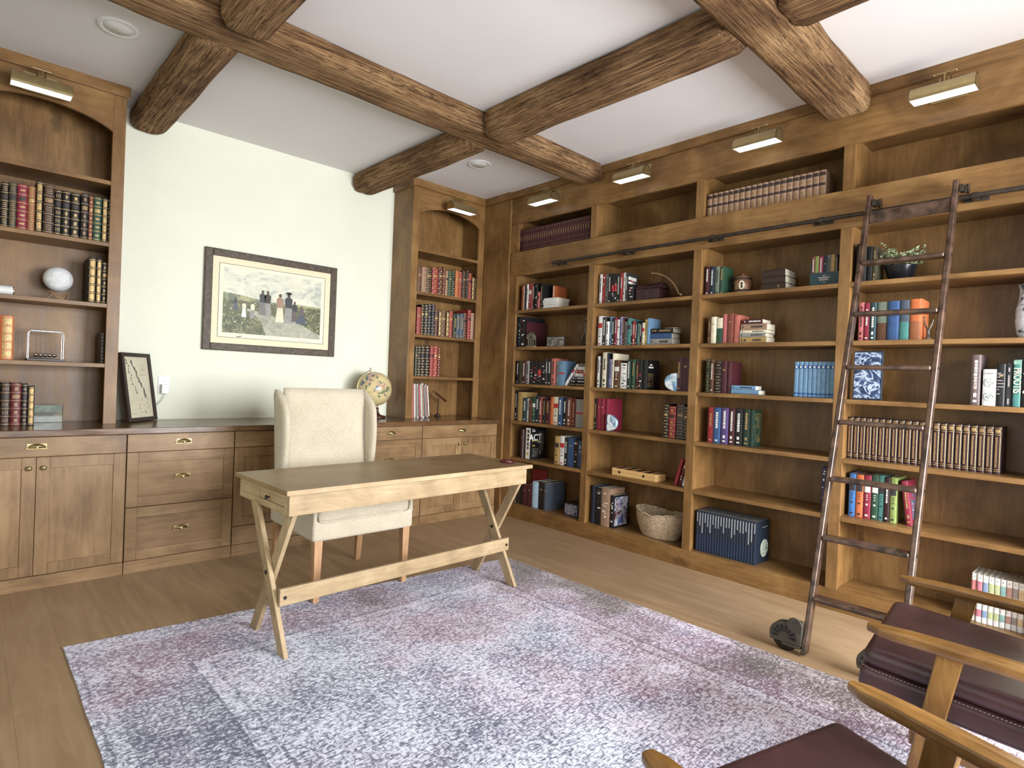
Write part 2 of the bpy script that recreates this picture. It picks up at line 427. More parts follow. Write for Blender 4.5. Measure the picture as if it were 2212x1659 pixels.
# ------------------------------------------------------------------ two hutches on the counter
ZC = .895; HD = .3303
def hutch(x0, x1, label, side):
    t = thing('hutch_bookcase', label, 'bookcase', (x0, 0, ZC), group='arched hutches standing on the counter')
    w = x1-x0; sw = .069; top = H-ZC
    for a in (0, w-sw): B('stile', M['wz'], t, (a, a+sw, -HD, -HD+.022, 0, 2.09))
    for a in (0, w-.03): B('side_panel', M['wz'], t, (a, a+.03, -HD+.022, -.001, 0, 2.09), bevel=.001)
    # arched head board
    m = MB(); zs, za, zt = 2.750-ZC, 2.838-ZC, 2.09
    n = 24; pts = []
    for i in range(n+1):
        u = -1+2*i/n; pts.append((sw+(w-2*sw)*i/n, zs+(za-zs)*(1-u*u)**.85))
    for i in range(n):
        (xa, z1), (xb, z2) = pts[i], pts[i+1]
        m.prism([(xa, z1), (xb, z2), (xb, zt), (xa, zt)], -HD, -HD+.022, 'y')
    m.build('arched_head', M['wx'], t)
    B('crown_molding', M['wx'], t, (-.018 if side != 'L' else -.01, w+(.018 if side == 'L' else 0), -HD-.02, -.001, 2.088, top), bevel=.003)
    B('back_panel', M['wz'], t, (.03, w-.03, -.022, -.004, 0, 2.09), bevel=0)
    for z in (2.438, 2.048, 1.660, 1.280): B('shelf', M['wx'], t, (.0305, w-.0305, -HD+.003, -.022, z-ZC-.026, z-ZC), bevel=.002)
    return t
hutch(-3.885, -3.044, 'arched alder hutch left of the white wall, holding the white globe lamp', 'L')
hutch(-.860, -.020, 'arched alder hutch beside the world globe, holding four rows of books', 'R')
# ------------------------------------------------------------------ counter and base cabinets along the back wall
ct = MB().box(-3.895, -.0195, -.655, -.001, ZC-.037, ZC).build('countertop', M['counter'], bevel=.003)
tag(ct, 'long polished brown wooden countertop over the base cabinets along the back wall', 'countertop')
YD = -.634
def shaker(name, x0, x1, z0, z1, par, grain='z', fw=.062):
    fr = MB()
    fr.box(x0, x0+fw, YD, YD+.02, z0, z1).box(x1-fw, x1, YD, YD+.02, z0, z1).box(x0+fw, x1-fw, YD, YD+.02, z1-fw, z1).box(x0+fw, x1-fw, YD, YD+.02, z0, z0+fw)
    o = fr.build(name, M['bz' if grain == 'z' else 'bx'], par, bevel=.002)
    B('door_panel' if name == 'door' else 'drawer_panel', M['b'+grain], o, (x0+fw-.004, x1-fw+.004, YD+.009, YD+.018, z0+fw-.004, z1-fw+.004), bevel=0)
    return o
def cup_pull(x, z, par):
    m = MB(); n = 14; w, h, d = .043, .017, .024
    vs, fs = [], []
    for i in range(n+1):                      # hood: half shell, open below
        a = PI*i/n
        for j in range(7):
            b = (PI/2)*j/6
            vs.append((x+w*math.cos(a)*math.sin(b)*1.0, YD-.003-d*math.cos(b)*.9*(math.sin(a)**.35 if 0 < i < n else 0), z-.006+h*1.6*math.sin(a)*math.sin(b)**.8))
    for i in range(n):
        for j in range(6): fs.append((i*7+j, i*7+j+1, (i+1)*7+j+1, (i+1)*7+j))
    m.add(vs, fs, 0, None, True)
    m.box(x-w-.010, x+w+.010, YD-.003, YD, z-.009, z-.002); m.sphere((x-w-.006, YD-.004, z-.005), .004, 8, 6).sphere((x+w+.006, YD-.004, z-.005), .004, 8, 6)
    m.box(x-w, x+w, YD-.0035, YD, z-.008, z+.02)
    o = m.build('cup_pull', M['brass'], par); tag(o, 'small shiny brass cup pull'); return o
def knob(x, z, par):
    MB().lathe([(.009, 0), (.006, .004), (.005, .012), (.0125, .018), (.0135, .023), (.010, .027), (.0001, .0285)], 18, M=Matrix.Translation((x, YD, z)) @ Matrix.Rotation(PI/2, 4, 'X')).build('knob', M['brass'], par)
def base(x0, x1, kind, label):
    t = thing('base_cabinet', label, 'cabinet', (0, 0, 0), group='base cabinets under the long counter')
    B('carcass', M['bz'], t, (x0+.0008, x1-.0008, YD+.022, -.003, .0775, ZC-.038), bevel=0)
    B('plinth', M['bx'], t, (x0+.0008, x1-.0008, YD, YD+.02, .0, .074), bevel=.001)
    g = .002
    if kind == 'doors':
        d = B('drawer', M['bx'], t, (x0+g, x1-g, YD, YD+.02, .745, .853), bevel=.002); cup_pull((x0+x1)/2, .798, d)
        xm = (x0+x1)/2
        for a, b, kx in ((x0+g, xm-g/2, xm-.032), (xm+g/2, x1-g, xm+.032)):
            d = shaker('door', a, b, .0775, .741, t); knob(kx, .683, d)
    elif kind == 'drawers':
        d = B('drawer', M['bx'], t, (x0+g, x1-g, YD, YD+.02, .745, .853), bevel=.002); cup_pull((x0+x1)/2, .798, d)
        for z0, z1, zp in ((.406, .741, .575), (.0775, .402, .243)):
            d = shaker('drawer', x0+g, x1-g, z0, z1, t, 'x'); cup_pull((x0+x1)/2, zp, d)
    else:
        d = B('drawer', M['bx'], t, (x0+g, x1-g, YD, YD+.02, .745, .853), bevel=.002)
        B('wide_rail', M['bx'], t, (x0+g, x1-g, YD, YD+.02, .0775, .20), bevel=.001)
        xm = (x0+x1)/2
        for a, b in ((x0+g, xm), (xm+g, x1-g)): shaker('door', a, b, .204, .741, t)
    return t
base(-3.885, -3.032, 'doors', 'base cabinet with two knobbed doors and one drawer below the left hutch')
base(-3.030, -2.410, 'drawers', 'base cabinet with three brass-pulled drawers below the leaning map frame')
base(-2.408, -1.500, 'knee', 'plain base cabinet hidden behind the linen desk chair')
base(-1.498, -.878, 'drawers', 'base cabinet with drawers below the world globe, right of linen chair')
base(-.876, -.022, 'doors', 'base cabinet with two knobbed doors and one drawer below the right hutch')
# ------------------------------------------------------------------ brass library lamps
lamp_glow = NT('lamp_reflector_white'); lamp_glow.b.inputs['Emission Color'].default_value = (.97, .98, 1, 1); lamp_glow.b.inputs['Emission Strength'].default_value = 1.3
lamp_glow = lamp_glow.fin(srgb(240, 240, 240), .5)
def lib_lamp(loc, rz, label):
    t = thing('picture_light', label, 'lamp', loc, rz, 'brass library lamps above the shelves')
    # local: wall plane y=0, room towards -y, x along the wall
    MB().box(-.082, .082, -.008, -.0005, -.056, .056).build('wall_plate', M['brass'], t, bevel=.003)
    m = MB(); r = .056; cy, cz = -.135, -.072; L = .14; n = 16; T = .004
    a0, a1 = -.08, PI+.20                      # half pipe, tipped open towards the shelves
    out, inn = [], []
    for i in range(n+1):
        a = a0+(a1-a0)*i/n
        out.append((cy+r*math.cos(a), cz+r*1.15*math.sin(a))); inn.append((cy+(r-T)*math.cos(a), cz+(r*1.15-T)*math.sin(a)))
    vs, fs = [], []
    for x in (-L, L): vs += [(x, *p) for p in out]+[(x, *p) for p in inn]
    k = n+1
    for i in range(n):
        fs += [(i, i+1, 2*k+i+1, 2*k+i), (k+i+1, k+i, 3*k+i, 3*k+i+1), (i+1, i, k+i, k+i+1), (2*k+i, 2*k+i+1, 3*k+i+1, 3*k+i)]
    fs += [(0, 2*k, 3*k, k), (n, k+n, 3*k+n, 2*k+n)]
    m.add(vs, fs)
    for x in (-L, L-.003):
        m.prism([(p[0], p[1]) for p in out], x, x+.003, 'x')
    m.build('shade', M['brass'], t)
    m = MB(); (ya, za), (yb, zb) = inn[0], inn[-1]; m.prism([(ya-.003, za), (yb+.004, zb+.004), (yb+.004, zb+.010), (ya-.003, za+.006)], -L+.004, L-.004, 'x')
    m.build('diffuser', lamp_glow, t)
    m = MB()
    for s in (-1, 1): m.tube([(s*.018, -.006, .02), (s*.018, -.06, .040), (s*.018, -.115, .040), (s*.018, -.135, -.010)], .0035, 8)
    m.tube([(-.045, -.118, .044), (.045, -.118, .044)], .004, 8).sphere((-.047, -.118, .044), .006, 8, 6).sphere((.047, -.118, .044), .006, 8, 6).tube([(0, -.118, .044), (0, -.130, -.010)], .004, 8)
    m.build('swivel_arm', M['brass'], t)
    return t
for y, lab in ((-1.237, 'nearest the corner, over the maroon volumes'), (-2.160, 'second from the corner, over the empty cubby'), (-3.118, 'over the tan leather volumes'), (-4.085, 'over the ladder, largest in view')):
    lib_lamp((0, y, 2.905), -PI/2, 'brass picture light on the bookcase, '+lab)
lib_lamp((-3.478, -HD, 2.91), 0, 'bright brass picture light on the arch of the left hutch')
lib_lamp((-.418, -HD, 2.90), 0, 'dull brass picture light on the arch of the right hutch')
# book runs: place (R = right bookcase, B = back hutches), shelf height, spine plane, then (start, thickness, height, colour, spine style)
RUNS = [
 ('the second shelf of the left hutch','B',2.048,-0.3,{'n': 'leather_book', 'pre': 2},[
  (-3.6341,0.0353,0.258,'black','b'),(-3.5976,0.0334,0.263,'olive','b'),(-3.5617,0.0472,0.266,'crimson','b'),(-3.5126,0.0332,0.265,'copper','b'),
  (-3.4762,0.0311,0.306,'black','B'),(-3.4411,0.0508,0.293,'dark brown','b'),(-3.389,0.0356,0.276,'black','b'),(-3.3514,0.0406,0.278,'black','b'),
  (-3.3074,0.0434,0.277,'black','b'),(-3.2586,0.0388,0.284,'black','b'),(-3.2179,0.0207,0.275,'rust','b'),(-3.1943,0.0417,0.279,'green','b'),
  (-3.149,0.0291,0.28,'black','B'),(-3.1187,0.0158,0.281,'black','b'),
 ]),
 ('the globe lamp shelf of the left hutch','B',1.66,-0.29,{'n': 'leather_book'},[
  (-3.2092,0.04,0.282,'black','B'),(-3.1673,0.0277,0.281,'black','B'),(-3.1381,0.0299,0.266,'black','b'),
 ]),
 ('the cradle shelf of the left hutch','B',1.28,-0.29,{'n': 'leather_book'},[
  (-3.6518,0.0343,0.26,'orange','b'),(-3.6165,0.06,0.257,'orange','B'),
 ]),
 ('the cradle shelf of the left hutch beside its right post','B',1.28,-0.27,{'n': 'leather_book'},[
  (-3.1317,0.0261,0.196,'black','b'),
 ]),
 ('the countertop in the left hutch','B',0.895,-0.345,{'n': 'leather_book'},[
  (-3.6462,0.0369,0.248,'black','b'),(-3.6067,0.041,0.249,'dark brown','b'),(-3.5634,0.0472,0.25,'dark red','b'),(-3.5141,0.0263,0.247,'black','b'),
  (-3.4862,0.031,0.233,'black','B'),
 ]),
 ('the second shelf of the right hutch','B',2.048,-0.3,{'n': 'leather_book'},[
  (-0.7662,0.0465,0.226,'brown','b'),(-0.7177,0.0522,0.234,'tan','b'),(-0.6635,0.0597,0.236,'dark brown','b'),(-0.6017,0.0681,0.246,'red','b'),
  (-0.5315,0.0509,0.259,'maroon','b'),(-0.4784,0.0303,0.27,'dark red','b'),(-0.4459,0.0284,0.239,'tan','b'),(-0.4154,0.0402,0.245,'green','b'),
  (-0.3735,0.0384,0.251,'dark green','b'),(-0.3329,0.041,0.257,'orange','b'),(-0.2896,0.0392,0.256,'red','b'),(-0.2482,0.0447,0.271,'black','b'),
  (-0.2012,0.0289,0.284,'black','b'),(-0.1699,0.0397,0.26,'red','b'),(-0.1278,0.033,0.228,'black','B'),(-0.0924,0.0291,0.218,'dark brown','b'),
 ]),
 ('the third shelf of the right hutch','B',1.66,-0.3,{'n': 'leather_book'},[
  (-0.7568,0.0485,0.25,'red','b'),(-0.7062,0.0347,0.277,'black','b'),(-0.6694,0.0377,0.281,'charcoal','b'),(-0.6297,0.0323,0.292,'navy','b'),
  (-0.5953,0.0378,0.297,'navy','b'),(-0.5553,0.0404,0.244,'maroon','b'),(-0.5129,0.0386,0.241,'black','B'),(-0.4721,0.0467,0.246,'brown','b'),
  (-0.4232,0.0395,0.244,'black','B'),(-0.3815,0.0399,0.253,'red','b'),(-0.3394,0.0386,0.231,'dark green','t'),(-0.2985,0.039,0.235,'slate blue','t'),
  (-0.2573,0.0411,0.242,'slate blue','t'),(-0.2138,0.0456,0.252,'maroon','b'),(-0.1659,0.042,0.287,'red','b'),(-0.1215,0.0508,0.262,'tan','p'),
 ]),
 ('the fourth shelf of the right hutch','B',1.28,-0.3,{'n': 'leather_book'},[
  (-0.7593,0.0317,0.272,'dark green','b'),(-0.7256,0.035,0.274,'black','b'),(-0.6885,0.0452,0.277,'black','b'),(-0.6413,0.0447,0.28,'black','b'),
  (-0.5946,0.0446,0.283,'red','b'),(-0.5478,0.0441,0.286,'red','b'),(-0.5016,0.0295,0.274,'dark red','b'),
 ]),
 ('the cubby beside the corner','R',2.4734,0.05,{'n': 'encyclopedia_volume', 'group': 'matching maroon volumes in the corner cubby', 'uni': 'maroon volume with fine gilt bands, in matching set filling cubby beside the corner'},[
  (0.7634,0.0277,0.218,'maroon','m'),(0.7919,0.0277,0.218,'maroon','m'),(0.8204,0.0277,0.218,'maroon','m'),(0.8489,0.0277,0.218,'maroon','m'),
  (0.8774,0.0277,0.218,'maroon','m'),(0.9059,0.0277,0.218,'maroon','m'),(0.9344,0.0277,0.218,'maroon','m'),(0.9629,0.0277,0.218,'maroon','m'),
  (0.9914,0.0277,0.218,'maroon','m'),(1.0199,0.0277,0.218,'maroon','m'),(1.0485,0.0277,0.218,'maroon','m'),(1.077,0.0277,0.218,'maroon','m'),
  (1.1055,0.0277,0.218,'maroon','m'),(1.134,0.0277,0.218,'maroon','m'),(1.1625,0.0277,0.218,'maroon','m'),(1.191,0.0277,0.218,'maroon','m'),
  (1.2195,0.0277,0.218,'maroon','m'),(1.248,0.0277,0.218,'maroon','m'),(1.2765,0.0277,0.218,'maroon','m'),(1.305,0.0277,0.218,'maroon','m'),
  (1.3335,0.0277,0.218,'maroon','m'),(1.362,0.0277,0.218,'maroon','m'),(1.3905,0.0277,0.218,'maroon','m'),(1.419,0.0277,0.218,'maroon','m'),
  (1.4476,0.0277,0.218,'maroon','m'),(1.4761,0.0277,0.218,'maroon','m'),(1.5046,0.0277,0.218,'maroon','m'),(1.5331,0.0277,0.218,'maroon','m'),
  (1.5616,0.0277,0.218,'maroon','m'),(1.5901,0.0277,0.218,'maroon','m'),
 ]),
 ('the cubby over the third bay','R',2.4734,0.045,{'n': 'law_volume', 'group': 'tan volumes with dark label bands in the third cubby', 'uni': 'tan volume with dark label bands, in matching set in cubby over third bay'},[
  (2.6866,0.0385,0.169,'tan','u'),(2.7259,0.0385,0.169,'tan','u'),(2.7652,0.0385,0.169,'tan','u'),(2.8046,0.0385,0.169,'tan','u'),
  (2.8439,0.0385,0.169,'tan','u'),(2.8832,0.0385,0.169,'tan','u'),(2.9225,0.0385,0.169,'tan','u'),(2.9619,0.0385,0.169,'tan','u'),
  (3.0012,0.0385,0.169,'tan','u'),(3.0405,0.0385,0.169,'tan','u'),(3.0798,0.0385,0.169,'tan','u'),(3.1191,0.0385,0.169,'tan','u'),
  (3.1585,0.0385,0.169,'tan','u'),(3.1978,0.0385,0.169,'tan','u'),(3.2371,0.0385,0.169,'tan','u'),(3.2764,0.0385,0.169,'tan','u'),
  (3.3157,0.0385,0.169,'tan','u'),(3.3551,0.0385,0.169,'tan','u'),(3.3944,0.0385,0.169,'tan','u'),(3.4337,0.0385,0.169,'tan','u'),
 ]),
 ('the top shelf of the corner bay','R',1.93,0.05,{'n': 'paperback_book'},[
  (0.8146,0.0295,0.232,'orange','t'),(0.846,0.0156,0.236,'white','p'),(0.864,0.0155,0.242,'black','p'),(0.882,0.0247,0.244,'white','t'),
  (0.9085,0.0403,0.247,'red','l'),(0.9518,0.0188,0.244,'pink','p'),(0.9736,0.0187,0.243,'black','t'),(0.9947,0.0364,0.241,'black','w'),
  (1.0341,0.0237,0.161,'pink','l'),(1.0601,0.0305,0.235,'black','t'),
 ]),
 ('the second shelf of the corner bay','R',1.588,0.04,{'n': 'hardcover_book', 'deep': 0.26},[
  (0.7574,0.0415,0.287,'black','t'),(0.8033,0.0322,0.284,'navy','w'),(0.8386,0.0579,0.282,'black','w'),(0.9009,0.0222,0.237,'maroon','p'),
 ]),
 ('the third shelf of the corner bay','R',1.246,0.05,{'n': 'hardcover_book'},[
  (0.788,0.033,0.213,'black','t'),(0.8223,0.0465,0.217,'olive','p'),(0.87,0.0447,0.214,'maroon','t'),(0.9159,0.0466,0.214,'light grey','t'),
  (0.9637,0.0478,0.214,'black','w'),(1.0127,0.0519,0.214,'black','w'),(1.0658,0.0506,0.214,'black','r'),(1.1176,0.0522,0.215,'black','w'),
  (1.1715,0.0275,0.234,'charcoal','t'),(1.2001,0.042,0.237,'black','t'),(1.2432,0.0498,0.237,'salmon','t'),(1.2942,0.0288,0.215,'grey','t'),
  (1.3241,0.0726,0.216,'light blue','s'),
 ]),
 ('the fourth shelf of the corner bay','R',0.897,0.07,{'n': 'hardcover_book'},[
  (0.7661,0.0308,0.284,'black','t'),(0.7981,0.0727,0.27,'gold','p'),(0.8727,0.0559,0.218,'dark teal','t'),(0.9298,0.0246,0.212,'white','t'),
  (0.9562,0.0384,0.209,'brown','p'),(0.9958,0.0451,0.228,'green','l'),(1.0421,0.0469,0.243,'navy','t'),(1.0902,0.0364,0.237,'rust','t'),
  (1.1278,0.0389,0.223,'black','t'),(1.1679,0.0533,0.217,'maroon','t'),(1.2223,0.0357,0.243,'orange','p'),(1.2591,0.0636,0.246,'cream','l'),
  (1.3239,0.0516,0.245,'blue','t'),(1.3771,0.0465,0.243,'black','t'),(1.4248,0.0502,0.246,'rust','t'),(1.4765,0.0432,0.245,'dark red','t'),
  (1.5249,0.1014,0.239,'light grey','s'),
 ]),
 ('the fifth shelf of the corner bay, left end','R',0.556,0.05,{'n': 'magazine'},[
  (0.8889,0.0168,0.263,'maroon','p'),(0.9107,0.0167,0.265,'grey','p'),(0.9324,0.0209,0.283,'maroon','p'),
 ]),
 ('the fifth shelf of the corner bay, right end','R',0.556,0.055,{'n': 'hardcover_book'},[
  (1.3161,0.0563,0.244,'gold','l'),(1.3735,0.0575,0.25,'white','l'),(1.4321,0.038,0.243,'black','t'),(1.4711,0.0669,0.244,'blue','p'),
  (1.5391,0.0482,0.231,'black','w'),(1.5883,0.0322,0.228,'blue','w'),(1.6221,0.0112,0.226,'red','p'),
 ]),
 ('the bottom shelf of the corner bay','R',0.124,0.055,{'n': 'hardcover_book', 'deep': 0.24},[
  (0.821,0.0299,0.146,'olive','t'),(0.8528,0.0391,0.164,'dark brown','p'),(0.8969,0.0361,0.171,'black','p'),(0.9374,0.0572,0.188,'maroon','p'),
  (0.9994,0.049,0.205,'maroon','p'),(1.0551,0.079,0.234,'pale blue','p'),(1.1376,0.0674,0.246,'black','p'),(1.2084,0.0406,0.241,'slate blue','p'),
 ]),
 ('the top shelf of the second bay','R',1.93,0.05,{'n': 'dvd_case', 'deep': 0.14},[
  (1.7408,0.0304,0.248,'white','t'),(1.7722,0.0292,0.245,'red','w'),(1.8023,0.0369,0.242,'grey','t'),(1.8402,0.0286,0.242,'black','t'),
  (1.8697,0.0283,0.239,'black','r'),(1.899,0.029,0.236,'black','r'),(1.9289,0.0274,0.233,'black','t'),(1.9572,0.0253,0.236,'red','t'),
  (1.9834,0.0256,0.237,'white','w'),(2.0098,0.0191,0.234,'charcoal','t'),(2.0303,0.0546,0.138,'black','w'),
 ]),
 ('the second shelf of the second bay','R',1.588,0.045,{'n': 'paperback_book'},[
  (1.7496,0.0477,0.244,'white','l'),(1.7983,0.0385,0.235,'charcoal','t'),(1.8377,0.0315,0.196,'white','t'),(1.8702,0.0252,0.232,'light blue','t'),
  (1.8963,0.024,0.224,'black','t'),(1.9212,0.0239,0.222,'crimson','t'),(1.946,0.0237,0.208,'white','w'),(1.9711,0.0275,0.227,'lilac','t'),
  (1.9995,0.0193,0.219,'maroon','t'),(2.0197,0.0271,0.188,'grey','t'),(2.0477,0.0352,0.209,'teal','l'),(2.0838,0.0148,0.189,'black','t'),
  (2.0995,0.0265,0.188,'red','t'),(2.1268,0.0146,0.187,'navy','t'),(2.1423,0.0261,0.166,'light green','t'),(2.1697,0.0149,0.171,'black','t'),
  (2.1858,0.0257,0.171,'cream','l'),(2.2124,0.0209,0.195,'yellow','t'),(2.2342,0.0224,0.204,'light blue','p'),
 ]),
 ('the third shelf of the second bay','R',1.246,0.05,{'n': 'hardcover_book'},[
  (1.7592,0.0304,0.256,'white','t'),(1.7915,0.0139,0.262,'black','p'),(1.8079,0.0489,0.287,'cream','t'),(1.8587,0.0169,0.283,'navy','p'),
  (1.877,0.0322,0.232,'lilac','t'),(1.9119,0.0166,0.279,'cream','p'),(1.9309,0.0562,0.225,'brown','l'),(1.992,0.0649,0.202,'white','x'),
  (2.06,0.0348,0.232,'dark green','t'),(2.0974,0.0339,0.232,'green','t'),(2.1365,0.0297,0.22,'maroon','t'),(2.1683,0.0323,0.223,'black','w'),
  (2.2032,0.0399,0.226,'black','p'),
 ]),
 ('the third shelf of the second bay, right end','R',1.246,0.05,{'n': 'hardcover_book'},[
  (2.4999,0.0366,0.249,'maroon','t'),(2.5387,0.0614,0.249,'maroon','p'),
 ]),
 ('the fourth shelf of the second bay, left end','R',0.897,0.075,{'n': 'hardcover_book'},[
  (1.7177,0.0344,0.255,'black','t'),(1.755,0.035,0.257,'crimson','p'),(1.7928,0.0389,0.259,'crimson','p'),(1.8345,0.0379,0.259,'crimson','p'),
 ]),
 ('the fourth shelf of the second bay, right end','R',0.897,0.06,{'n': 'leather_book'},[
  (2.3955,0.0404,0.248,'black','b'),(2.441,0.0564,0.235,'red','b'),(2.5016,0.062,0.253,'charcoal','b'),(2.5678,0.0258,0.238,'black','b'),
 ]),
 ('the bottom shelf of the second bay','R',0.124,0.05,{'n': 'board_game_book', 'deep': 0.2},[
  (1.7503,0.0372,0.31,'navy','p'),(1.7904,0.0616,0.301,'black','w'),(1.8564,0.0856,0.306,'tan','x'),(1.948,0.0359,0.26,'black','w'),
 ]),
 ('the top shelf of the third bay, left end','R',1.93,0.05,{'n': 'hardcover_book'},[
  (2.6934,0.035,0.203,'maroon','t'),(2.7309,0.0342,0.201,'navy','t'),(2.7679,0.0331,0.197,'sage','t'),(2.8031,0.0317,0.193,'green','t'),
 ]),
 ('the second shelf of the third bay','R',1.588,0.05,{'n': 'hardcover_book'},[
  (2.7277,0.0257,0.19,'brown','t'),(2.7558,0.0375,0.188,'cream','p'),(2.7957,0.0444,0.178,'green','h'),(2.8425,0.029,0.204,'pink','p'),
  (2.8738,0.0445,0.204,'rust','p'),(2.9207,0.0405,0.192,'salmon','p'),
 ]),
 ('the third shelf of the third bay, left end','R',1.246,0.05,{'n': 'leather_book'},[
  (2.7251,0.038,0.232,'dark green','b'),(2.7663,0.024,0.232,'brown','t'),(2.7927,0.0504,0.222,'black','b'),(2.8455,0.0395,0.222,'maroon','p'),
  (2.887,0.0296,0.215,'maroon','p'),
 ]),
 ('the third shelf of the third bay','R',1.246,0.05,{'n': 'blue_volume', 'group': 'nine light blue volumes in the third bay'},[
  (3.3347,0.0256,0.22,'light blue','k'),(3.361,0.0256,0.22,'light blue','k'),(3.3874,0.0256,0.22,'light blue','k'),
  (3.4137,0.0256,0.22,'light blue','k'),(3.4401,0.0256,0.22,'light blue','k'),(3.4664,0.0256,0.22,'light blue','k'),
  (3.4928,0.0256,0.22,'light blue','k'),(3.5192,0.0256,0.22,'light blue','k'),(3.5455,0.0256,0.22,'light blue','k'),
 ]),
 ('the fourth shelf of the third bay','R',0.897,0.065,{'n': 'hardcover_book', 'deep': 0.12},[
  (2.7518,0.0434,0.246,'red','t'),(2.798,0.0509,0.247,'blue','t'),(2.8523,0.0523,0.248,'purple','t'),(2.9073,0.043,0.247,'maroon','t'),
  (2.9529,0.052,0.248,'black','t'),(3.0075,0.0462,0.248,'dark green','t'),(3.0563,0.0245,0.247,'dark green','p'),
 ]),
 ('the fifth shelf of the third bay','R',0.556,0.06,{'n': 'hardcover_book'},[
  (3.5193,0.0266,0.269,'indigo','x'),
 ]),
 ('the bottom shelf of the third bay','R',0.124,0.055,{'n': 'navy_volume', 'group': 'navy volumes with silver spine titles on the bottom shelf', 'uni': 'navy volume with silver spine title, in matching row on bottom shelf of third bay'},[
  (2.7041,0.0188,0.284,'navy','v'),(2.7237,0.0188,0.284,'navy','v'),(2.7433,0.0188,0.284,'navy','v'),(2.7629,0.0188,0.284,'navy','v'),
  (2.7825,0.0188,0.284,'navy','v'),(2.8021,0.0188,0.284,'navy','v'),(2.8217,0.0188,0.284,'navy','v'),(2.8413,0.0188,0.284,'navy','v'),
  (2.8609,0.0188,0.284,'navy','v'),(2.8805,0.0188,0.284,'navy','v'),(2.9001,0.0188,0.284,'navy','v'),(2.9197,0.0188,0.284,'navy','v'),
  (2.9393,0.0188,0.284,'navy','v'),(2.9589,0.0188,0.284,'navy','v'),(2.9785,0.0188,0.284,'navy','v'),(2.9981,0.0188,0.284,'navy','v'),
  (3.0177,0.0188,0.284,'navy','v'),(3.0373,0.0188,0.284,'navy','v'),(3.057,0.0188,0.284,'navy','v'),(3.0766,0.0188,0.284,'navy','v'),
  (3.0962,0.0188,0.284,'navy','v'),(3.1158,0.0188,0.284,'navy','v'),
 ]),
 ('the top shelf of the ladder bay','R',1.93,0.05,{'n': 'hardcover_book'},[
  (3.6566,0.0274,0.231,'black','w'),(3.6857,0.0266,0.212,'charcoal','p'),(3.718,0.0238,0.206,'black','p'),(3.7432,0.0222,0.065,'olive','t'),
 ]),
 ('the second shelf of the ladder bay','R',1.588,0.06,{'n': 'hardcover_book'},[
  (3.6811,0.0277,0.227,'pink','t'),(3.7105,0.0286,0.223,'crimson','t'),(3.741,0.0317,0.223,'dark teal','t'),(3.7751,0.053,0.223,'sage','h'),
  (3.831,0.0555,0.224,'blue','p'),(3.8883,0.0476,0.225,'slate blue','h'),(3.9381,0.0536,0.228,'orange','h'),
 ]),
 ('the third shelf of the ladder bay','R',1.246,0.05,{'n': 'hardcover_book'},[
  (4.2219,0.0398,0.26,'mauve','t'),(4.2713,0.0554,0.186,'white','p'),(4.3272,0.0331,0.214,'black','p'),(4.3609,0.0268,0.22,'charcoal','p'),
  (4.3905,0.0304,0.235,'teal','p'),(4.4221,0.045,0.232,'black','w'),
 ]),
 ('the fourth shelf of the ladder bay','R',0.897,0.1,{'n': 'encyclopedia_volume', 'group': 'dark maroon volumes with gilt spines behind the ladder', 'uni': 'dark maroon gilt-spined volume, in matching set on fourth shelf behind ladder'},[
  (3.6355,0.0318,0.243,'dark maroon','g'),(3.6681,0.0318,0.243,'dark maroon','g'),(3.7007,0.0318,0.243,'dark maroon','g'),
  (3.7333,0.0318,0.243,'dark maroon','g'),(3.7658,0.0318,0.243,'dark maroon','g'),(3.7984,0.0318,0.243,'dark maroon','g'),
  (3.831,0.0318,0.243,'dark maroon','g'),(3.8635,0.0318,0.243,'dark maroon','g'),(3.8961,0.0318,0.243,'dark maroon','g'),
  (3.9287,0.0318,0.243,'dark maroon','g'),(3.9612,0.0318,0.243,'dark maroon','g'),(3.9938,0.0318,0.243,'dark maroon','g'),
  (4.0264,0.0318,0.243,'dark maroon','g'),(4.059,0.0318,0.243,'dark maroon','g'),(4.0915,0.0318,0.243,'dark maroon','g'),
  (4.1241,0.0318,0.243,'dark maroon','g'),(4.1567,0.0318,0.243,'dark maroon','g'),(4.1892,0.0318,0.243,'dark maroon','g'),
  (4.2218,0.0318,0.243,'dark maroon','g'),(4.2544,0.0318,0.243,'dark maroon','g'),(4.2869,0.0318,0.243,'dark maroon','g'),
  (4.3195,0.0318,0.243,'dark maroon','g'),
 ]),
 ('the fifth shelf of the ladder bay','R',0.556,0.09,{'n': 'hardcover_book'},[
  (3.6605,0.0365,0.25,'bright blue','l'),(3.6993,0.0379,0.249,'orange','l'),(3.7394,0.037,0.252,'crimson','l'),(3.7783,0.0369,0.258,'green','l'),
  (3.8163,0.0282,0.259,'teal','l'),(3.8462,0.026,0.254,'dark maroon','t'),(3.874,0.0334,0.258,'lime','l'),
 ]),
 ('the bottom shelf of the ladder bay','R',0.124,0.1,{'n': 'white_paperback', 'deep': 0.19},[
  (4.2564,0.0215,0.245,'white','c_red'),(4.2799,0.0215,0.245,'white','c_crimson'),(4.3035,0.0215,0.245,'white','c_blue'),
  (4.327,0.0215,0.245,'white','c_lime'),(4.3505,0.0215,0.245,'white','c_lime'),(4.374,0.0215,0.245,'white','c_teal'),
  (4.3975,0.0215,0.245,'white','c_rust'),(4.421,0.0215,0.245,'white','c_mauve'),(4.4445,0.0215,0.245,'white','c_gold'),
  (4.468,0.0215,0.245,'white','c_orange'),(4.4916,0.0215,0.245,'white','c_green'),
 ]),
]
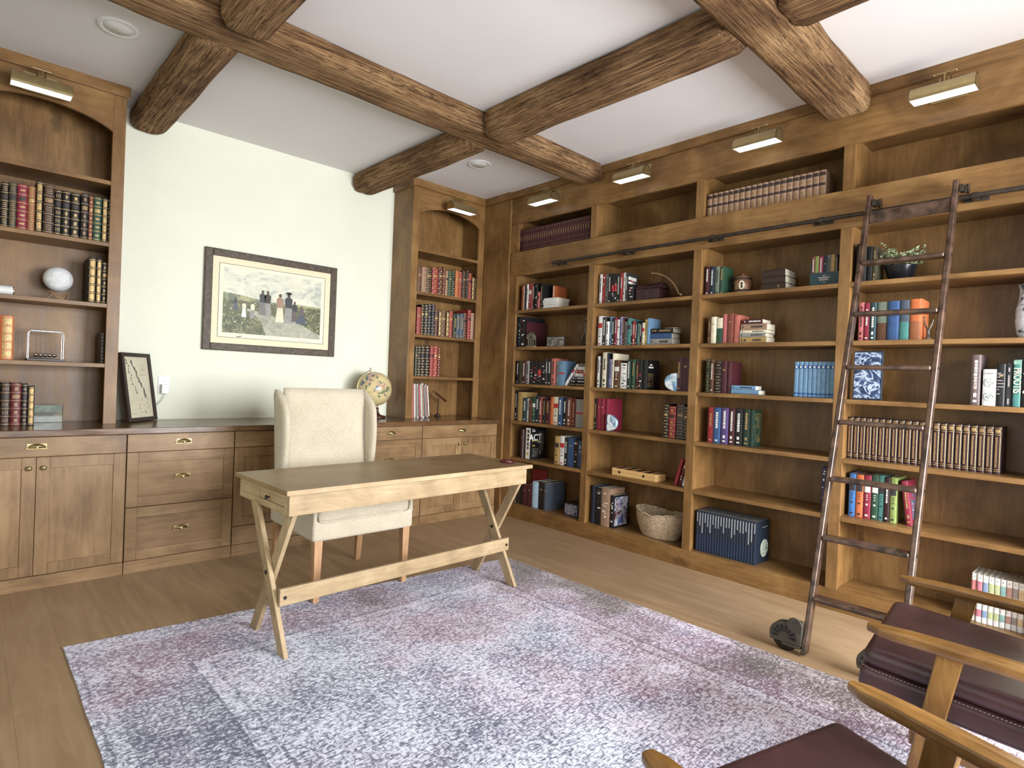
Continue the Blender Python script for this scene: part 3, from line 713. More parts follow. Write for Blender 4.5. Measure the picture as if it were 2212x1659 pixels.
# ------------------------------------------------------------------ books
CV = {'black': (28,26,28), 'olive': (74,70,48), 'crimson': (160,34,62), 'copper': (170,98,56), 'dark brown': (62,40,30), 'rust': (146,72,54), 'green': (46,88,64), 'orange': (226,112,56),
 'dark red': (112,28,34), 'red': (176,44,46), 'brown': (104,64,38), 'tan': (182,142,112), 'maroon': (82,28,36), 'dark green': (30,58,44), 'charcoal': (58,58,62), 'navy': (34, 46, 66),
 'slate blue': (80, 92, 108), 'white': (232,230,226), 'pink': (222,112,112), 'salmon': (222,116,98), 'light grey': (164,160,154), 'grey': (128,126,122), 'light blue': (116,162,200),
 'gold': (206,166,94), 'dark teal': (44,74,82), 'cream': (224,212,180), 'blue': (52,90,146), 'pale blue': (168,204,232), 'lilac': (150,146,190), 'teal': (74,148,140), 'yellow': (226,196,84),
 'light green': (150,194,170), 'sage': (124,138,118), 'purple': (92,66,132), 'mauve': (112,92,92), 'dark maroon': (52,20,26), 'bright blue': (60,126,206), 'lime': (150,170,84), 'indigo': (56,50,100)}
_cm = {}
def cover(c, pale=0):
    if pale:
        k = c+'_pale'
        if k not in _cm: _cm[k] = plain('pale_'+c.replace(' ', '_')+'_print', srgb(*[v*.55+224*.45 for v in CV[c]]), .5, var=.08, scale=60)
        return _cm[k]
    if c not in _cm:
        dark = sum(CV[c]) < 330
        _cm[c] = plain(c.replace(' ', '_')+'_book_cloth', srgb(*[(v*.86+.14*sum(CV[c])/3)*(.88 if sum(CV[c]) < 560 else 1) for v in CV[c]]), .48, var=.07, scale=40, spec=.45)
    return _cm[c]
TITLE_W = plain('title_print_white', srgb(222, 220, 212), .6, var=.02)
TITLE_D = plain('title_print_dark', srgb(48, 44, 48), .6, var=.02)
TITLE_R = plain('title_print_red', srgb(178, 44, 48), .6, var=.02)
GILT = plain('gilt_book_tooling', srgb(176, 146, 96), .45, metal=.35, var=.2, scale=150)
GILT2 = plain('dull_gilt_tooling', srgb(150, 118, 84), .5, metal=.2, var=.2, scale=150)
SAGEP = plain('soft_grey_print', srgb(132, 136, 132), .6)
LABEL = plain('dark_label_leather', srgb(54, 40, 36), .5, var=.1)
SILV = plain('silver_title_foil', srgb(206, 210, 214), .4, metal=.3, var=.05)
DBLUE = plain('deep_blue_band', srgb(38, 84, 142), .5, var=.05)
GRNB = plain('moss_green_band', srgb(64, 110, 84), .5, var=.05)
LIMEW = plain('dark_pebble_grey', srgb(92, 80, 66), .5, var=.1)
def book_mesh(nm, w, h, d, colr, sty, par=None, seed=0, bulge=None, label=None):
    rnd = random.Random(seed); m = MB()
    bl = min(.006, w*.16) if bulge is None else bulge
    if sty in 'bBmug': bl = min(.009, w*.24)
    yc = bl+.001; N = 6
    def arc(x, off=0):
        u = (x/w)*2-1; return yc-bl*math.sqrt(max(0, 1-u*u*.96))-off
    out = [(w*i/N, arc(w*i/N)) for i in range(N+1)]
    m.prism([(w, yc+.003)]+[(0, yc+.003)]+out, 0, h, 'z', 0)
    t = .0022 if w > .012 else .001
    m.box(0, t, yc+.001, d, 0, h, 0); m.box(w-t, w, yc+.001, d, 0, h, 0)
    def patch(z0, z1, xa=.0, xb=1.0, mt=1, off=.0007):
        n = max(1, int(round((xb-xa)*N))); vs = []
        for z in (z0*h, z1*h):
            for i in range(n+1):
                x = w*(xa+(xb-xa)*i/n); x = min(max(x, .0), w); vs.append((x, arc(x, off), z))
        m.add(vs, [(i, i+1, n+2+i, n+1+i) for i in range(n)], mt)
    lum = sum(CV[colr]); ink = TITLE_W if lum < 330 else TITLE_D
    m1, m2 = GILT, ink
    if sty == 'b' or sty == 'B':
        m1 = GILT if rnd.random() < .55 or sty == 'B' else GILT2; vr = rnd.randrange(5)
        k = 5 if h > .2 else 4
        for i in range(k+1):
            z = .04+.92*i/k; patch(z-.008, z+.008, 0, 1, 1, .0022)
        for i in range(k):
            z = .04+.92*(i+.5)/k; q = .34/k
            if sty == 'B': patch(z-q, z+q, .14, .86, 1)
            elif i == k-2: patch(z-q*.6, z+q*.6, .15, .85, 3 if rnd.random() < .4 else 1)
            else:
                v_ = vr
                if v_ == 0: patch(z-q*.7, z-q*.5, .2, .8, 1); patch(z-q*.1, z+q*.1, .2, .8, 1); patch(z+q*.5, z+q*.7, .2, .8, 1)
                elif v_ == 1: patch(z-q*.6, z+q*.6, .22, .30, 1); patch(z-q*.6, z+q*.6, .70, .78, 1); patch(z-q*.2, z+q*.2, .42, .58, 1)
                elif v_ == 2: patch(z-q*.45, z+q*.45, .34, .66, 1); patch(z-q*.8, z-q*.7, .2, .8, 1)
                elif v_ == 3: patch(z-q*.8, z+q*.8, .46, .54, 1); patch(z-q*.3, z+q*.3, .34, .66, 1)
                else: patch(z-q*.25, z+q*.25, .25, .75, 1)
    elif sty == 'm':
        m1 = GILT2
        for z in (.02, .14, .30, .52, .74, .93): patch(z, z+.012, 0, 1, 1)
        patch(.56, .70, .3, .7, 1); patch(.05, .95, .0, .07, 1)
    elif sty == 'u':
        m1, m2 = LABEL, GILT2
        patch(.80, .93, .02, .95, 1); patch(.44, .54, .02, .95, 1); patch(.0, .02, 0, 1, 1); patch(.1, .36, .25, .75, 2); patch(.62, .74, .2, .8, 2)
    elif sty == 'g':
        m1, m2 = GILT, GILT2
        for z in (.05, .09, .82, .86, .96): patch(z, z+.012, .05, .95, 1)
        patch(.12, .80, .80, .88, 1); patch(.14, .78, .22, .52, 2); patch(.88, .94, .15, .85, 1 if rnd.random() < .5 else 2)
    elif sty == 'k':
        m1, m2 = DBLUE, TITLE_W
        patch(.80, .90, 0, 1, 1); patch(.82, .88, .3, .7, 2, .0012); patch(.07, .12, 0, 1, 1); patch(.0, .02, 0, 1, 1)
    elif sty == 'v':
        m1, m2 = SILV, DBLUE
        ln = rnd.choice([.22, .3, .36, .44, .5, .26]); z = .96
        while z > .96-ln:
            q = rnd.uniform(.012, .03); patch(z-q, z, .32, .68, 1); z -= q+.006
        patch(.06, .42, .86, .92, 2)
    elif sty == 't':
        m1 = ink if rnd.random() < .6 or lum > 330 else GILT
        z = rnd.uniform(.82, .92); zb = rnd.uniform(.34, .5)
        while z > zb:
            q = rnd.uniform(.02, .06); patch(z-q, z, .34, .66, 1); z -= q+.014
        patch(.06, .10, .3, .7, 1)
        if rnd.random() < .4: patch(.16, .24, .34, .66, 1)
    elif sty == 'l':
        m1 = TITLE_R if lum > 500 else (TITLE_D if lum > 300 else TITLE_W)
        patch(.60, .76, .1, .9, 1); patch(.05, .09, .3, .7, 1); patch(.30, .34, .35, .65, 2)
        for z in (.48, .42, .53): patch(z, z+.02, .38, .62, 2)
    elif sty == 'w' or sty == 'r' or sty == 'x':
        m1 = TITLE_W if lum < 500 else TITLE_D; m2 = TITLE_R if sty == 'r' or rnd.random() < .5 else LIMEW
        if sty == 'r': patch(.40, .62, .1, .9, 2)
        for i in range(9 if sty == 'x' else 6):
            z = rnd.uniform(.05, .9); q = rnd.uniform(.015, .06); a = rnd.uniform(.12, .5); patch(z, z+q, a, min(.9, a+rnd.uniform(.2, .5)), 1 if rnd.random() < .7 else 2)
    elif sty == 's':
        m1 = TITLE_R if lum > 400 else TITLE_W
        patch(.47, .53, 0, 1, 1)
    elif sty == 'h':
        m1 = {'green': cover('cream'), 'sage': cover('brown'), 'slate blue': cover('teal'), 'orange': cover('copper')}.get(colr, cover('cream'))
        if colr == 'green': patch(.60, 1, 0, 1, 1)
        else: patch(.0, .46, 0, 1, 1)
    elif sty.startswith('c_'):
        m1 = cover(sty[2:], 1); m2 = SAGEP
        patch(.66, .86, 0, 1, 1); patch(.12, .27, 0, 1, 1)
        for z in (.38, .44, .50, .92): patch(z, z+.03, .42, .58, 2)
        patch(.3, .62, .2, .26, 2)
    elif sty == 'p' and rnd.random() < .5 and colr not in ('white',):
        m1 = GILT; patch(.7, .74, .3, .7, 1)
    o = m.build(nm, [cover(colr), m1, m2, LABEL], par)
    MB().box(t, w-t, yc+.003, d-.003, .003, h-.003).build('page_block', M['paper'], o)
    return o
ORD = ['leftmost', 'second from left', 'third from left', 'fourth from left', 'fifth from left', 'sixth from left', 'seventh from left', 'eighth from left', 'ninth from left', 'tenth from left', 'eleventh from left',
 'twelfth from left', 'thirteenth from left', 'fourteenth from left', 'fifteenth from left', 'sixteenth from left', 'seventeenth from left', 'eighteenth from left', 'nineteenth from left']
NOUN = {'b': 'gilt-banded leather book', 'B': 'gilt-panelled leather book', 't': 'book', 'p': 'plain-spined book', 'l': 'labelled-spine book', 'w': 'patterned-spine book', 'r': 'red-banded book', 'x': 'picture-spine book', 's': 'thin-banded book', 'h': 'two-tone book'}
CATN = {'leather_book': 'book', 'encyclopedia_volume': 'book', 'law_volume': 'book', 'paperback_book': 'book', 'hardcover_book': 'book', 'dvd_case': 'case', 'board_game_book': 'book', 'blue_volume': 'book', 'navy_volume': 'book', 'white_paperback': 'book', 'magazine': 'magazine'}
def place_book(o, place, t, s, z):
    if place == 'R': o.location = (s, -t, z); o.rotation_euler = (0, 0, -PI/2)
    else: o.location = (t, s, z)
    o.location.z += .0006
def interior(place, t):
    """clear interval between the uprights that holds position t"""
    if place == 'B':
        return (-3.853, -3.077) if t < -2 else (-.828, -.052)
    eds = [(.763, 1.681), (1.724, 2.639), (2.682, 3.594), (3.637, 4.55)]
    return min(eds, key=lambda e: abs((e[0]+e[1])/2-t))
seed = 0
for phrase, place, z, s, kw, bks in RUNS:
    n = len(bks); lo, hi = interior(place, (bks[0][0]+bks[-1][0])/2); prev = lo-.004
    grp = kw.get('group', 'books on '+phrase)
    first = None
    off = kw.get('pre', 0)
    for i, (t0, w, h, c, sty) in enumerate(bks):
        seed += 1
        t1 = min(t0+w, hi); t0 = max(t0, prev+.0004); w = max(.007, t1-t0); prev = t0+w
        if h < .1: h = .2
        dmax = (XBK if place == 'R' else .305)-abs(s) if place == 'R' else abs(s)-.026
        d = min(kw.get('deep', max(.14, h*.72)), dmax-.004, .26)
        if 'uni' in kw or n == 9 and c == 'light blue':
            if first is None:
                first = o = book_mesh(kw['n'], bks[0][1]-.0006, h, d, c, sty, None, seed)
            else:
                o = first.copy()
                if sty in 'vg' and i % 3:      # titles differ in length
                    tmp = book_mesh('tmp', bks[0][1]-.0006, h, d, c, sty, None, seed); o.data = tmp.data
                    ch = [x for x in bpy.data.objects if x.parent == tmp]
                    for x in ch: bpy.data.objects.remove(x)
                    bpy.data.objects.remove(tmp)
                COL.objects.link(o)
                for ch in [x for x in first.children]: k = ch.copy(); COL.objects.link(k); k.parent = o
        else:
            o = book_mesh(kw['n'], w, h, d, c, sty, None, seed)
        place_book(o, place, t0, s+(random.Random(seed).uniform(-.004, .006) if 'uni' not in kw and n > 2 else 0)*(1 if place == 'R' else -1), z)
        if 'uni' in kw:
            lab = kw['uni']
            if i == 0: lab = 'leftmost '+kw['uni'].split(',')[0]+' of the matching row, '+phrase
            elif i == n-1: lab = 'rightmost '+kw['uni'].split(',')[0]+' of the matching row, '+phrase
        elif c == 'light blue' and n == 9:
            lab = 'light blue volume, %s of the nine on %s' % (ORD[i], phrase)
        elif sty.startswith('c_'):
            lab = 'white paperback with %s spine blocks, %s on %s' % (sty[2:], ORD[i], phrase)
        elif kw['n'] == 'magazine': lab = '%s thin magazine, %s on %s' % (c, ORD[i], phrase)
        elif kw['n'] == 'dvd_case': lab = '%s narrow case, %s on %s' % (c, ORD[i], phrase)
        else:
            lab = '%s %s, %s on %s' % (c, NOUN.get(sty, 'book'), ORD[i+(1 if off else 0)] if n > 1 else 'standing alone', phrase)
        for q in ('top', 'bottom', 'second', 'third', 'fourth', 'fifth', 'left', 'right', 'corner', 'ladder', 'globe', 'cradle'): lab = lab.replace(' the '+q, ' '+q)
        lab = lab.replace('beside its right post', '').replace('the matching row, ', 'matching row, ').replace(', in the long matching', ', in matching').strip()
        tag(o, lab, CATN[kw['n']], grp)
def flat_book(place, t0, t1, s, z, th, d, c, sty, label, group, nm='hardcover_book', rz=0):
    """book lying flat: spine to the room, height along the shelf"""
    global seed
    seed += 1
    o = book_mesh(nm, th, t1-t0, d, c, sty, None, seed)
    R = Matrix.Rotation(PI/2, 4, 'Y') @ Matrix.Identity(4)       # local z -> +x, local x -> -z
    o.matrix_world = (Matrix.Translation((s, -t0, z+th)) @ Matrix.Rotation(-PI/2+rz, 4, 'Z') if place == 'R' else Matrix.Translation((t0, s, z+th)) @ Matrix.Rotation(rz, 4, 'Z')) @ R
    return tag(o, label, 'book', group)
# ------------------------------------------------------------------ rug
def rug_mat(X0, X1, Y0, Y1):
    t = NT('distressed_woven_rug')
    tc = t.node('ShaderNodeTexCoord'); P = tc.outputs['Object']; xyz = t.sep(P)
    wob = t.math('MULTIPLY', t.math('SUBTRACT', t.noise(P, 14, 2, .5), .5), .03)
    dx = t.math('MINIMUM', t.math('SUBTRACT', xyz[0], X0), t.math('SUBTRACT', X1, xyz[0]))
    dy = t.math('MINIMUM', t.math('SUBTRACT', xyz[1], Y0), t.math('SUBTRACT', Y1, xyz[1]))
    dd = t.math('MINIMUM', dx, dy); d = t.math('ADD', dd, wob)
    def band(a, b): return t.math('MULTIPLY', t.math('GREATER_THAN', d, a), t.math('LESS_THAN', d, b))
    # scrolling ornament: distorted rings of two sizes
    def orn(scale, rings, seed, dist=.6, rnd=.6):
        mp = t.node('ShaderNodeMapping'); mp.inputs['Location'].default_value = (seed, seed*.7, 0); t.link(P, mp.inputs['Vector'])
        nz = t.node('ShaderNodeTexNoise'); nz.inputs['Scale'].default_value = scale*1.4; nz.inputs['Detail'].default_value = 2; t.link(mp.outputs[0], nz.inputs['Vector'])
        ad = t.node('ShaderNodeMix', data_type='VECTOR'); ad.inputs[0].default_value = dist*.12
        t.link(mp.outputs[0], ad.inputs[4]); t.link(nz.outputs['Color'], ad.inputs[5])
        vo = t.node('ShaderNodeTexVoronoi', feature='F1', voronoi_dimensions='2D'); vo.inputs['Scale'].default_value = scale; vo.inputs['Randomness'].default_value = rnd
        t.link(ad.outputs[1], vo.inputs['Vector'])
        return t.math('SINE', t.math('MULTIPLY', vo.outputs['Distance'], rings))
    o1 = orn(7.5, 24, 0); o2 = orn(30, 12, 3.1, .3, .9); o3 = orn(2.3, 62, 7.7, .7, .3)
    f = t.math('ADD', t.math('MULTIPLY', o1, .07), t.math('MULTIPLY', o2, .19)); f = t.math('ADD', f, t.math('MULTIPLY', o3, .035))
    # weave streaks across, broken wear
    def ns(sc, scale, det, rough, dist=0):
        mp = t.node('ShaderNodeMapping'); mp.inputs['Scale'].default_value = sc; t.link(P, mp.inputs['Vector']); return t.noise(mp.outputs[0], scale, det, rough, dist)
    streak = ns((1, 6, 1), 30, 5, .8, .3); streak2 = ns((5, 1, 1), 30, 4, .75, .3); wear = ns((1, 1, 1), 3.2, 4, .6); fleck = ns((1, 1.8, 1), 80, 4, .85, .4); thread = ns((1, 14, 1), 16, 4, .8, .0)
    f = t.math('ADD', f, t.math('MULTIPLY', t.math('SUBTRACT', streak, .5), 2.3))
    f = t.math('ADD', f, t.math('MULTIPLY', t.math('SUBTRACT', streak2, .5), .8))
    f = t.math('ADD', f, t.math('MULTIPLY', t.math('SUBTRACT', fleck, .5), 1.7)); f = t.math('ADD', f, t.math('MULTIPLY', t.math('SUBTRACT', thread, .5), 2.0))
    f = t.math('ADD', f, t.math('MULTIPLY', t.math('SUBTRACT', wear, .5), 1.0))
    brd = band(.10, .40); guard = t.math('ADD', band(.085, .10), t.math('ADD', band(.385, .40), t.math('ADD', band(.455, .47), band(.02, .032))))
    f = t.math('SUBTRACT', f, t.math('MULTIPLY', brd, .16)); f = t.math('ADD', f, t.math('MULTIPLY', band(.40, .455), .04))
    f = t.math('SUBTRACT', f, t.math('MULTIPLY', guard, .17))
    f = t.math('ADD', f, .53)
    hue = ns((1, 1, 1), 1.3, 3, .6)
    plum = t.math('MULTIPLY', t.math('SUBTRACT', xyz[0], -1.75), .9, clamp=True)     # plum dye towards the bookcase, with the shade there put into the colour
    hue = t.math('ADD', hue, t.math('MULTIPLY', plum, .38))
    darkc = t.ramp(hue, [(.42, srgb(84, 86, 108)), (.53, srgb(100, 92, 118)), (.62, srgb(116, 84, 102)), (.80, srgb(66, 50, 54))])
    litc = t.ramp(hue, [(.42, srgb(226, 229, 246)), (.60, srgb(228, 220, 236)), (.84, srgb(158, 140, 134))])
    fr = t.ramp(f, [(.20, (0, 0, 0, 1)), (.47, (.40, .40, .40, 1)), (.60, (.62, .62, .62, 1)), (.80, (1, 1, 1, 1))])
    col = t.mix(fr, darkc, litc)
    t.bump(fleck, .35, .003)
    return t.fin(col, .92, spec=.1, sheen=.2)
rc = [(-3.414, -1.575), (-.885, -1.77), (-.868, -4.75), (-3.410, -4.75)]
m = MB(); n = 60
top, bot = [], []
edge = []
for (a, b) in zip(rc, rc[1:]+rc[:1]):
    for i in range(n): edge.append((a[0]+(b[0]-a[0])*i/n+.003*mnoise.noise(Vector((i*.31, a[0], 1))), a[1]+(b[1]-a[1])*i/n+.003*mnoise.noise(Vector((i*.29, a[1], 5)))))
m.prism(edge, .0008, .006, 'z')
rug = m.build('rug', rug_mat(-3.412, -.877, -4.75, -1.66)); tag(rug, 'large distressed oriental rug in slate, white and plum under the desk', 'rug')
# ------------------------------------------------------------------ desk
dk = thing('writing_desk', 'long pale oak desk on crossed X legs standing on the rug', 'desk', (-1.951, -1.970, 0), math.radians(2.0))
DL, DW = .785, .303
m = MB(); m.box(-DL, DL, -DW, DW, .733, .755); m.build('desktop', M['desktop'], dk, bevel=.003)
B('lit_front_edge', M['dx'], dk, (-DL-.0015, DL+.0015, -DW-.0035, -DW+.004, .7325, .7553), bevel=.002)  # added strip of paler wood: paints the brighter light on the top's front
B('front_apron', M['dx'], dk, (-DL+.02, DL-.03, -DW+.018, -DW+.038, .637, .733), bevel=.002)
B('back_apron', M['dx'], dk, (-DL+.02, DL-.03, DW-.038, DW-.018, .637, .733), bevel=.002)
for s in (-1, 1):
    xo = s*(DL-.02 if s < 0 else DL-.03)
    m = MB(); y0, y1 = -DW+.038, DW-.038
    if s < 0:
        m.box(xo, xo+.018, y0, y1, .708, .733).box(xo, xo+.018, y0, y1, .637, .668).box(xo, xo+.018, y0, y0+.03, .668, .708).box(xo, xo+.018, y1-.22, y1, .668, .708)
    else: m.box(xo-.018, xo, y0, y1, .637, .733)
    m.build('end_apron', M['dy'], dk, bevel=.002)
d = B('drawer', M['dy'], dk, (-DL+.024, -DL+.036, -DW+.0705, DW-.2605, .6695, .7065), bevel=.002)
MB().lathe([(.004, 0), (.004, .008), (.011, .013), (.010, .018), (.0001, .020)], 16, M=Matrix.Translation((-DL+.024, -.062, .688)) @ Matrix.Rotation(-PI/2, 4, 'Y')).build('knob', M['black'], d)
def bar(m, x0, x1, ya, za, yb, zb, w):
    """board between (ya,za) and (yb,zb); ends cut level"""
    k = w/2/abs((zb-za)/math.hypot(yb-ya, zb-za))
    m.prism([(ya-k, za), (ya+k, za), (yb+k, zb), (yb-k, zb)], x0, x1, 'x'); return m
for s, xo in ((-1, -.745), (1, .700)):
    bar(MB(), xo-.022, xo, .10, .640, -.258, .0065, .062).build('leg', M['dz'], dk, bevel=.003)
    bar(MB(), xo+.001, xo+.023, -.245, .640, .118, .0065, .062).build('leg', M['dz'], dk, bevel=.003)
    MB().cyl((xo-.026, -.073, .338), (xo+.027, -.073, .338), .010, 16).build('bolt', M['black'], dk)
m = MB(); m.box(-.752, .712, -.196, -.176, .208, .286); m.build('stretcher', M['dx'], dk, bevel=.003)
m = MB(); m.cyl((-.728, -.199, .245), (-.728, -.172, .245), .008, 14).cyl((.690, -.199, .245), (.690, -.172, .245), .008, 14).build('stretcher_bolt', M['black'], dk)
cs = thing('coaster', 'small dark red round coaster dish on the right end of desk', 'coaster', (-1.232, -2.098, .7556))
MB().lathe([(.0001, 0), (.042, 0), (.049, .004), (.050, .012), (.046, .013), (.043, .006), (.0001, .005)], 36).build('dish', plain('dark_red_lacquer', srgb(78, 28, 30), .25), cs)
MB().lathe([(.0001, .0051), (.020, .0051), (.020, .010), (.0001, .012)], 20, M=Matrix.Translation((.008, -.008, 0))).build('metal_button', M['steel'], cs)
# ------------------------------------------------------------------ linen chair
def linen_mat():
    t = NT('natural_linen')
    a = t.noise(t.coord((1, 1, 12), rand=False), 60, 2, .7); b = t.noise(t.coord((12, 12, 1), rand=False), 60, 2, .7); c = t.noise(t.coord((1, 1, 1), rand=False), 7, 3, .6)
    f = t.math('ADD', t.math('MULTIPLY', a, .35), t.math('ADD', t.math('MULTIPLY', b, .35), t.math('MULTIPLY', c, .12)))
    col = t.ramp(f, [(.28, srgb(156, 144, 122)), (.41, srgb(192, 180, 158)), (.55, srgb(210, 201, 184))])
    t.bump(t.math('ADD', a, b), .25, .001)
    return t.fin(col, .9, spec=.15, sheen=.3)
LIN = linen_mat(); LINP = plain('linen_piping', srgb(196, 184, 162), .85, sheen=.2)
ch = thing('desk_chair', 'tall cream linen wing chair tucked behind the desk', 'chair', (-2.035, -1.46, 0))
WX = .322
# seat box -----------------------------------------------------------
m = MB(); m.rbox(-WX, WX, -.318, .30, .347, .462, .018); m.build('seat_base', LIN, ch)
for s in (-1, 1):
    MB().rbox(s*WX-.024 if s > 0 else -WX, WX if s > 0 else -WX+.024, -.318, .25, .44, .53, .011).build('low_arm', LIN, ch)
m = MB(); m.rbox(-WX+.027, WX-.027, -.325, .17, .445, .545, .035, pz=.012); m.build('seat_cushion', LIN, ch)
m = MB(); zz = .452; pts = [(-WX+.03, -.321, zz+.035), (-WX+.035, -.325, zz+.008), (-WX+.07, -.327, zz-.003), (0, -.327, zz-.004), (WX-.07, -.327, zz-.003), (WX-.035, -.325, zz+.008), (WX-.03, -.321, zz+.035)]
m.tube(pts, .0035, 8).build('piping', LINP, ch)
# back: gently curved slab with wings ---------------------------------
def slab(prof, x0, x1, rim, nm, arch=0.0):
    """prof: list of (z, yfront, yback)"""
    m = MB(); nx = 16; F, Bk = [], []
    for (z, yf, yb) in prof:
        for i in range(nx+1):
            u = -1+2*i/nx; e = (1-abs(u)**8)
            F.append((x0+(x1-x0)*i/nx, yf+rim*(1-e)-.006*(1-u*u), z+arch*(1-u*u))); Bk.append((x0+(x1-x0)*i/nx, yb-rim*(1-e), z+arch*(1-u*u)))
    n = nx+1; L = len(prof); vs = F+Bk; fs = []; o = len(F)
    for j in range(L-1):
        for i in range(nx):
            a = j*n+i; fs.append((a, a+1, a+n+1, a+n)); fs.append((o+a+1, o+a, o+a+n, o+a+n+1))
        a = j*n; fs.append((o+a, a, a+n, o+a+n)); a = j*n+nx; fs.append((a, o+a, o+a+n, a+n))
    for i in range(nx):
        a = (L-1)*n+i; fs.append((a, a+1, o+a+1, o+a)); fs.append((i+1, i, o+i, o+i+1))
    m.add(vs, fs, 0, None, True); return m.build(nm, LIN, ch)
pr_ = []
for k in range(15):
    u = k/14; z = .50+.675*u; yf = .17+.075*u+.015*math.sin(u*PI*1.1); th = .085-.02*u
    if k == 14: yf += .018; th = .035
    if k == 13: yf += .004; th -= .01
    pr_.append((z, yf, yf+th))
slab(pr_, -.272, .272, .012, 'backrest')
for s in (-1, 1):
    m = MB(); vs, fs = [], []; S = 14; n = 22
    for k in range(n+1):
        u = k/n; z = .50+.655*u
        yb = .262+.075*u                                      # rear line
        depth = .085+.10*math.sin(min(1, u*1.15)*PI*.62)**1.3   # wing projects forward, most at upper half
        if u > .82: depth -= .13*((u-.82)/.18)**2.0
        if u < .25: depth += .16*((.25-u)/.25)**2
        yf = yb-depth
        flare = -.004*math.sin(u*PI)
        th = .024
        for q in range(S):
            a = 2*PI*q/S; cx, cy = math.cos(a), math.sin(a); ex = 3.2; r = 1/((abs(cx)**ex+abs(cy)**ex)**(1/ex))
            sc = 1 if 0 < k < n else .55
            frac = (1-r*cy*1.0)/2                            # 0 rear 1 front
            vs.append((s*(.298+flare*frac*1.2)+th*r*cx*sc, (yf+yb)/2+(yb-yf)/2*r*cy*(1 if k < n else .8), z+(0 if k < n else .006)))
    for k in range(n):
        for q in range(S):
            q2 = (q+1) % S; fs.append((k*S+q, k*S+q2, (k+1)*S+q2, (k+1)*S+q))
    fs.append(tuple(reversed(range(S)))); fs.append(tuple(range(n*S, n*S+S)))
    m.add(vs, fs, 0, None, True); m.build('wing', LIN, ch)
for sx in (-1, 1):
    for sy, yy, zb in ((-1, -.284, .007), (1, .262, 0)):
        m = MB(); a, b = .024, .0165; k = .03 if sy > 0 else .0
        cx = sx*(.283)
        vs = [(cx+ix*b-(sx*.0), yy+k+iy*b, zb) for ix, iy in ((-1,-1),(1,-1),(1,1),(-1,1))]+[(cx+ix*a, yy+iy*a, .352) for ix, iy in ((-1,-1),(1,-1),(1,1),(-1,1))]
        m.add(vs, [(3,2,1,0),(4,5,6,7),(0,1,5,4),(1,2,6,5),(2,3,7,6),(3,0,4,7)]); m.build('leg', M['chairleg'], ch, bevel=.002)
